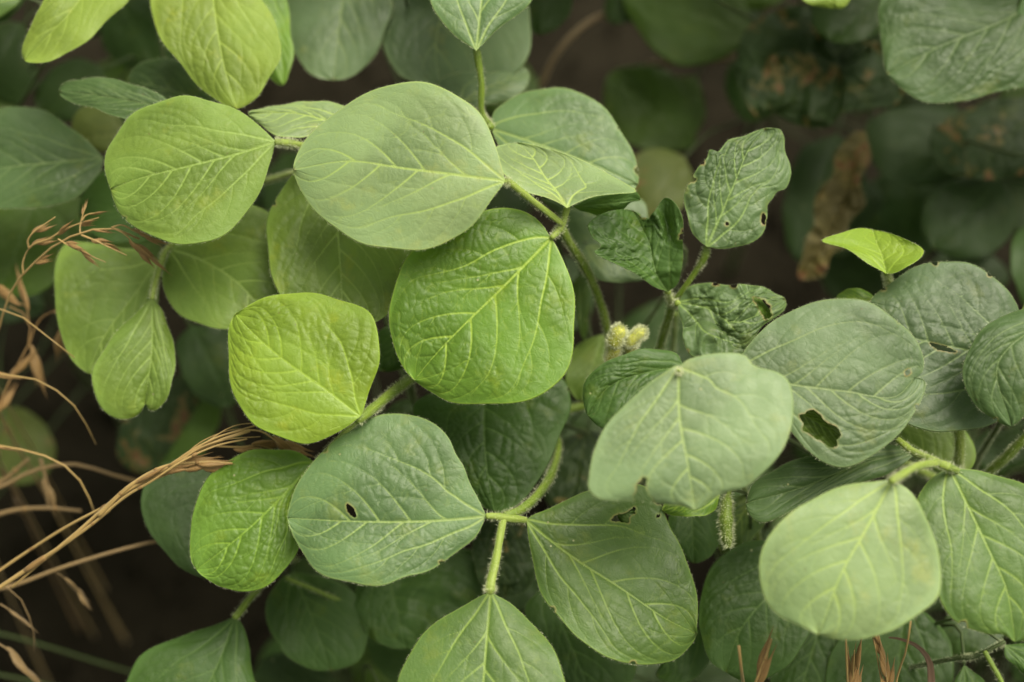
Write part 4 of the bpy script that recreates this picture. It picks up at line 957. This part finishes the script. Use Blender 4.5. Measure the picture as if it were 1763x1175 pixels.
grass('thick bundle of golden straw rising from the lower left to the lime leaf', (-160, 1200, -16), [
    ('-40,1045,-3 40,985,-2.6 100,945,-2.2 160,893,-1.8 210,850,-1.4 270,818,-1.1 320,786,-1 370,762,-1 430,742,-1.2', 15, [], 22),
    ('98,947,-2.3 165,898,-1.7 215,856,-1.3 262,828,-1 318,792,-.8 372,768,-.9 425,756,-1.3', 8, [], 20),
    ('20,1012,-2.9 70,970,-2.5 130,925,-2.1 190,880,-1.7', 6, [], 9),
    ('300,806,-.9 336,776,-.8 385,758,-1 448,752,-1.6', 4, [], 9),
    ('310,792,-1.1 345,762,-1.2 392,742,-1.4 428,738,-1.8', 3, [], 9),
    ('-40,1010,-4 40,955,-3.6 110,910,-3 180,872,-2.2 250,830,-1.6 310,796,-1.2 380,752,-1.3 440,733,-1.6', 8, [], 9),
    ('170,888,-1.6 220,840,-1.3 280,805,-1.1 340,796,-1.2 400,798,-1.5', 11, [.3, .5, .7], 22),
    ('290,803,-1 340,770,-1 390,748,-1.2 445,742,-1.5 490,770,-2.2 530,790,-3', 6, [.7, .8], 22),
    ('300,800,-1 350,765,-1 400,735,-1.4 440,728,-1.8', 4, [], 9),
    ('250,832,-1.4 320,806,-1.3 370,800,-1.4 420,797,-1.8', 5, [.4, .6], 20),
    ('300,802,-1.2 350,800,-1.3 380,812,-1.6', 3, [], 9),
    ('360,768,-1.2 410,770,-1.8 450,768,-2.4 500,790,-3.2', 5, [.3, .5], 18)])
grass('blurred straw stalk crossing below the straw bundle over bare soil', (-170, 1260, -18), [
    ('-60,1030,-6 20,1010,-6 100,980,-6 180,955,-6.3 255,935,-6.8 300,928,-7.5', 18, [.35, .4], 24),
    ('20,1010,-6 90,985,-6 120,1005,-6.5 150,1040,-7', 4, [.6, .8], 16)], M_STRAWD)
grass('arched dry blade with a brown drooping head at the left edge', (-150, 940, -16), [
    ('-60,762,-4 0,768,-4 60,780,-4 100,795,-4.2 130,818,-4.4 150,850,-4.8 165,890,-5.4', 8, [.78, .86], 18)])
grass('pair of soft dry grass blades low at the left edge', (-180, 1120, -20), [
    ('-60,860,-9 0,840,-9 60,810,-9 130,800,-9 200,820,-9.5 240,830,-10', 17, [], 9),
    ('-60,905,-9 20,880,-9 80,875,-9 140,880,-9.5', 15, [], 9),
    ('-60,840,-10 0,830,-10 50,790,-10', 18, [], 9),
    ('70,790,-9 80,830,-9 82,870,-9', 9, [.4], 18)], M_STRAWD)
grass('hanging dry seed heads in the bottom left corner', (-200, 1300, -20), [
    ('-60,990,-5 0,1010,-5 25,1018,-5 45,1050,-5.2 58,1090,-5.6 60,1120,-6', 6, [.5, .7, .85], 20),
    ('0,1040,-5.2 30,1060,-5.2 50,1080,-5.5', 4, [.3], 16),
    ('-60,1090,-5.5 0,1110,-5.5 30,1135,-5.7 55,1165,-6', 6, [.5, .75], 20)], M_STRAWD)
grass('two crossed tan straw tips standing at the bottom edge', (1290, 1400, -16), [
    ('1290,1290,-2 1282,1200,-1.4 1276,1150,2.6 1272,1112,3', 14, [], 9),
    ('1288,1240,.5 1300,1180,2.2 1315,1140,2.6 1328,1100,3', 8, [.45], 26)])
grass('straight dry seed head below the broad pale leaf', (1460, 1420, -14), [
    ('1462,1290,-.5 1460,1200,0 1458,1150,1.4 1456,1090,2.0', 9, [.35, .45, .52, .6, .68, .76, .84], 19),
    ('1462,1220,0 1468,1170,.2 1471,1120,1.0', 5, [.1, .3, .5], 20)])
grass('plump braided dry seed head at the bottom edge', (1520, 1430, -14), [
    ('1530,1300,-.6 1526,1230,-.2 1518,1180,.2 1510,1130,.6 1504,1100,.8', 6, [.3, .4, .46, .52, .58, .64, .70, .76], 19),
    ('1530,1240,-.2 1528,1180,.2 1520,1130,.6 1512,1088,.9', 5, [.2, .35, .5, .65, .8], 17)])
grass('single thin bent dry stalk at the bottom right', (1560, 1430, -14), [
    ('1545,1290,-.5 1540,1190,0 1548,1155,.4 1560,1120,1.8 1568,1070,2.4', 9, [.86], 14)])
# a strap-like withered blade
r9 = np.random.default_rng(4)
bl = thing('withered_blade', np.append(W(1590, 1400, -14)[:2], 0), 'reddish brown strap-like withered blade curving over dark leaves at the bottom', 'grass blade')
Pb = pts('1600,1400,-12 1600,1230,-1 1603,1170,-.6 1598,1135,-.4 1578,1112,-.3 1548,1100,-.4 1530,1098,-.6'); Cb = catmull(W(Pb[:, 0], Pb[:, 1], Pb[:, 2]), 50)
Tb, Ub, Bb = frames(Cb); side = np.cross(Tb, -FWD); side /= np.linalg.norm(side, axis=1, keepdims=True)
wv = np.interp(np.linspace(0, 1, 50), [0, .6, .85, 1], [.0022, .0022, .0016, .0003])
up = np.cross(side, Tb)
Vb = np.concatenate([Cb[:, None] + side[:, None] * (wv[:, None, None] * np.array([-1, -.4, .4, 1])[None, :, None]) + up[:, None] * (wv[:, None, None] * np.array([.35, 0, 0, .35])[None, :, None])], 1)
Vt = np.concatenate([Vb, Vb[:, ::-1] - up[:, None] * .0003], 1); nb_, mb_ = Vt.shape[:2]
I = np.arange(nb_ * mb_).reshape(nb_, mb_); J = np.roll(I, -1, 1)
M_BLADE = plain_mat('withered_blade', (.11, .060, .032), (.17, .10, .06), .6, 1.0, .1, .15, streak=(40, 500, 1))
link('blade', mesh('blade', Vt.reshape(-1, 3), np.stack([I[:-1], J[:-1], J[1:], I[1:]], -1).reshape(-1, 4), M_BLADE), bl)

# ------------------------------------------------------------------ re-base: every thing's Empty moves to its foot, its parts stay where they are
for o in [x for x in bpy.data.objects if x.type == 'EMPTY' and '_loc' in x]:
    loc = Vector([float(v) for v in o['_loc']]); del o['_loc']
    o.location = loc
    for ch in o.children: ch.matrix_parent_inverse = Matrix.Translation(-loc)
print('tris', sum(len(m.loops) - 2 * len(m.polygons) for m in bpy.data.meshes), 'fill', nf, 'objects', len(bpy.data.objects))
